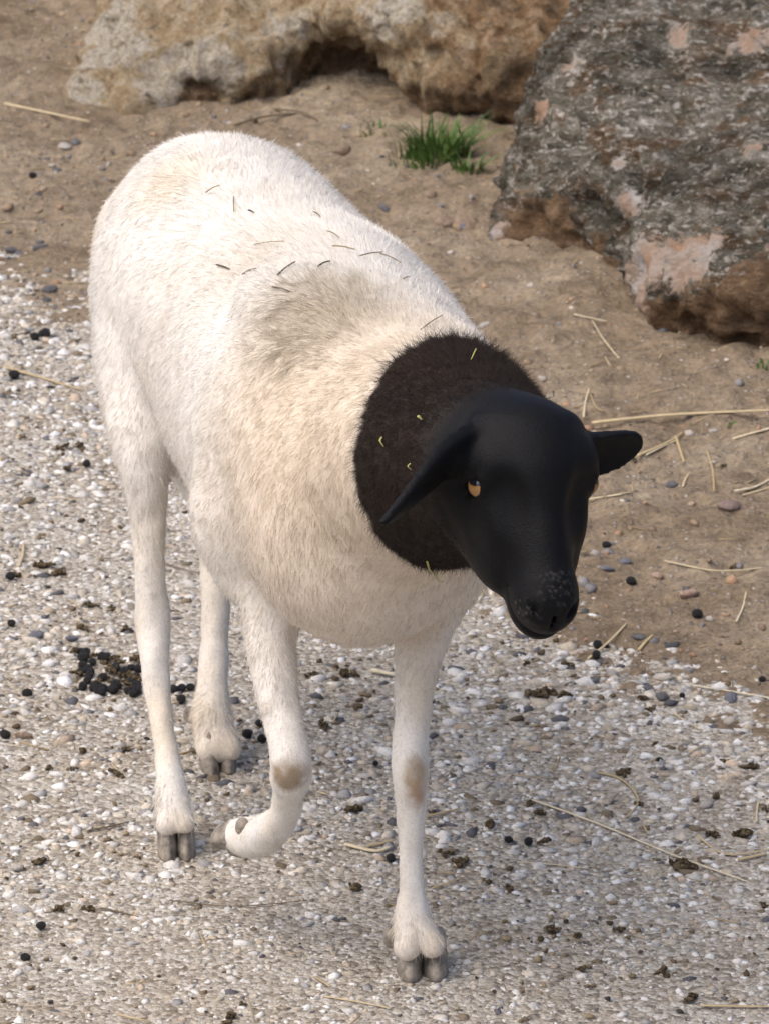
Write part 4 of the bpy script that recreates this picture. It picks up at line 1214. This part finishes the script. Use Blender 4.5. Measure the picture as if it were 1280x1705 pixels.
# grass
m = Mat('grass_blade', 0.55, 0.3)
m.col(m.ramp(m.n('ShaderNodeObjectInfo').outputs['Random'], [(0.0, (0.06, 0.115, 0.022)), (1.0, (0.10, 0.16, 0.035))]))
m.col(m.ramp(m.noise(25, 3), [(0.3, (0.045, 0.10, 0.018)), (0.6, (0.10, 0.17, 0.04)), (0.8, (0.22, 0.22, 0.08))]))
M_GRASS = m.m
def tuft(px, py, n_, hgt, spread, label, seed):
    rg = random.Random(seed)
    base = on_ground(px, py)
    V, F = [], []
    for _ in range(n_):
        a = rg.uniform(0, 6.28); rr = spread * math.sqrt(rg.random())
        p = np.array([rr * math.cos(a), rr * math.sin(a) * 0.7, 0.0])
        p[2] = float(ground_h(base[0] + p[0], base[1] + p[1])[0]) - base[2] - 0.003
        lean = np.array([math.cos(a) * rg.uniform(0.1, 0.9) + rg.gauss(0, 0.3), math.sin(a) * 0.5 + rg.gauss(0, 0.3), 0])
        H_ = hgt * rg.uniform(0.35, 1.1); w = rg.uniform(0.0011, 0.0024)
        sdv = np.array([-math.sin(a), math.cos(a), 0])
        k0 = len(V)
        for i in range(5):
            t = i / 4
            q = p + np.array([0, 0, H_ * t * (1 - 0.25 * t)]) + lean * H_ * 0.75 * t * t
            ww = w * (1 - t ** 2 * 0.95)
            V += [q - sdv * ww, q + sdv * ww + np.array([0, 0, ww * 0.5])]
        for i in range(4):
            F.append((k0 + 2 * i, k0 + 2 * i + 1, k0 + 2 * i + 3, k0 + 2 * i + 2))
    me_ = bpy.data.meshes.new('grass_tuft')
    me_.from_pydata([tuple(v) for v in V], [], F); me_.update(); me_.materials.append(M_GRASS)
    o = link('grass_tuft', me_); o.location = base
    return tag(o, label, 'grass', 'grass tufts between the boulders')
tuft(730, 262, 240, 0.065, 0.040, 'thick green grass tuft at the foot of the tan boulder', 1)
tuft(700, 275, 70, 0.035, 0.040, 'low spreading green grass in front of the thick tuft', 2)
tuft(775, 285, 45, 0.035, 0.022, 'small bright grass tuft between the two boulders', 3)
tuft(632, 222, 16, 0.022, 0.028, 'sparse bluish-green seedling leaves on the soil', 4)
tuft(1217, 708, 14, 0.008, 0.006, 'tiny green sprout beside the long pale straw', 5)
tuft(1268, 612, 14, 0.018, 0.015, 'green sprig under the overhang of the grey boulder', 6)

# hay bits caught in the coat
m = Mat('hay_bit', 0.7, 0.2)
m.col(m.ramp(m.n('ShaderNodeObjectInfo').outputs['Random'], [(0.0, (0.05, 0.045, 0.04)), (0.6, (0.14, 0.11, 0.07)), (1.0, (0.36, 0.28, 0.14))]))
M_HAY = m.m
HAY = [((549, 290), (575, 297), 3), ((345, 325), (368, 313), 2.5), ((391, 332), (392, 358), 2), ((521, 358), (533, 367), 2.5), ((553, 415), (590, 421), 3), ((365, 445), (386, 452), 4), ((408, 461), (430, 452), 3), ((464, 463), (493, 441), 3),
       ((530, 449), (550, 440), 3.5), ((597, 432), (635, 425), 2.5), ((630, 427), (665, 443), 2.5), ((456, 482), (485, 490), 2.5), ((545, 390), (565, 402), 2), ((425, 412), (475, 407), 2), ((668, 470), (680, 466), 2.5), ((700, 555), (735, 530), 2)]
for a, b, w in HAY:
    h1, h2 = on_coat(*a), on_coat(*b)
    if h1 is None or h2 is None:
        continue
    off = 0.0032
    o = tube('hay_bit', [h1[0] + h1[1] * off, (h1[0] + h2[0]) / 2 + (h1[1] + h2[1]) * off * 0.65, h2[0] + h2[1] * off], 0.5 * w * 4.8 / FPX * 1.2, M_HAY, 0.8, 5)
    tag(o, 'short dark hay bit caught in the white coat on the back', 'hay', 'hay bits on the white back')
m = Mat('leaf_bit', 0.7, 0.2); m.col((0.09, 0.10, 0.12))
h1 = on_coat(419, 357)
if h1:
    o = tube('leaf', [h1[0] + np.array([-0.003, 0, 0.004]), h1[0] + h1[1] * 0.004, h1[0] + np.array([0.004, 0, -0.002]) + h1[1] * 0.004], 0.0018, m.m, 0.4, 6)
    tag(o, 'single grey leaf fragment stuck on the white rump', 'leaf')
m = Mat('green_hay', 0.6, 0.2); m.col((0.42, 0.40, 0.14))
for a, b, w, lab in [((712, 925), (724, 945), 4, 'yellow-green hay wisp hanging at the lower edge of the black neck'), ((724, 945), (735, 958), 3, 'fine green hay end at the throat'), ((643, 730), (646, 745), 4, 'tiny green hay bit on the side of the dark neck'),
                     ((789, 590), (782, 608), 3, 'pale hay bit sticking out of the black nape'), ((691, 772), (693, 782), 3, 'small yellow hay bit in front of the drooping ear'), ((704, 700), (709, 704), 7, 'pale speck of chaff on the dark neck')]:
    h1, h2 = on_coat(*a), on_coat(*b)
    if h1 is None or h2 is None:
        continue
    o = tube('hay_bit', [h1[0] + h1[1] * 0.005, (h1[0] + h2[0]) / 2 + h1[1] * 0.008, h2[0] + h2[1] * 0.005], 0.5 * w * 4.5 / FPX, m.m, 0.7, 5)
    tag(o, lab, 'hay')
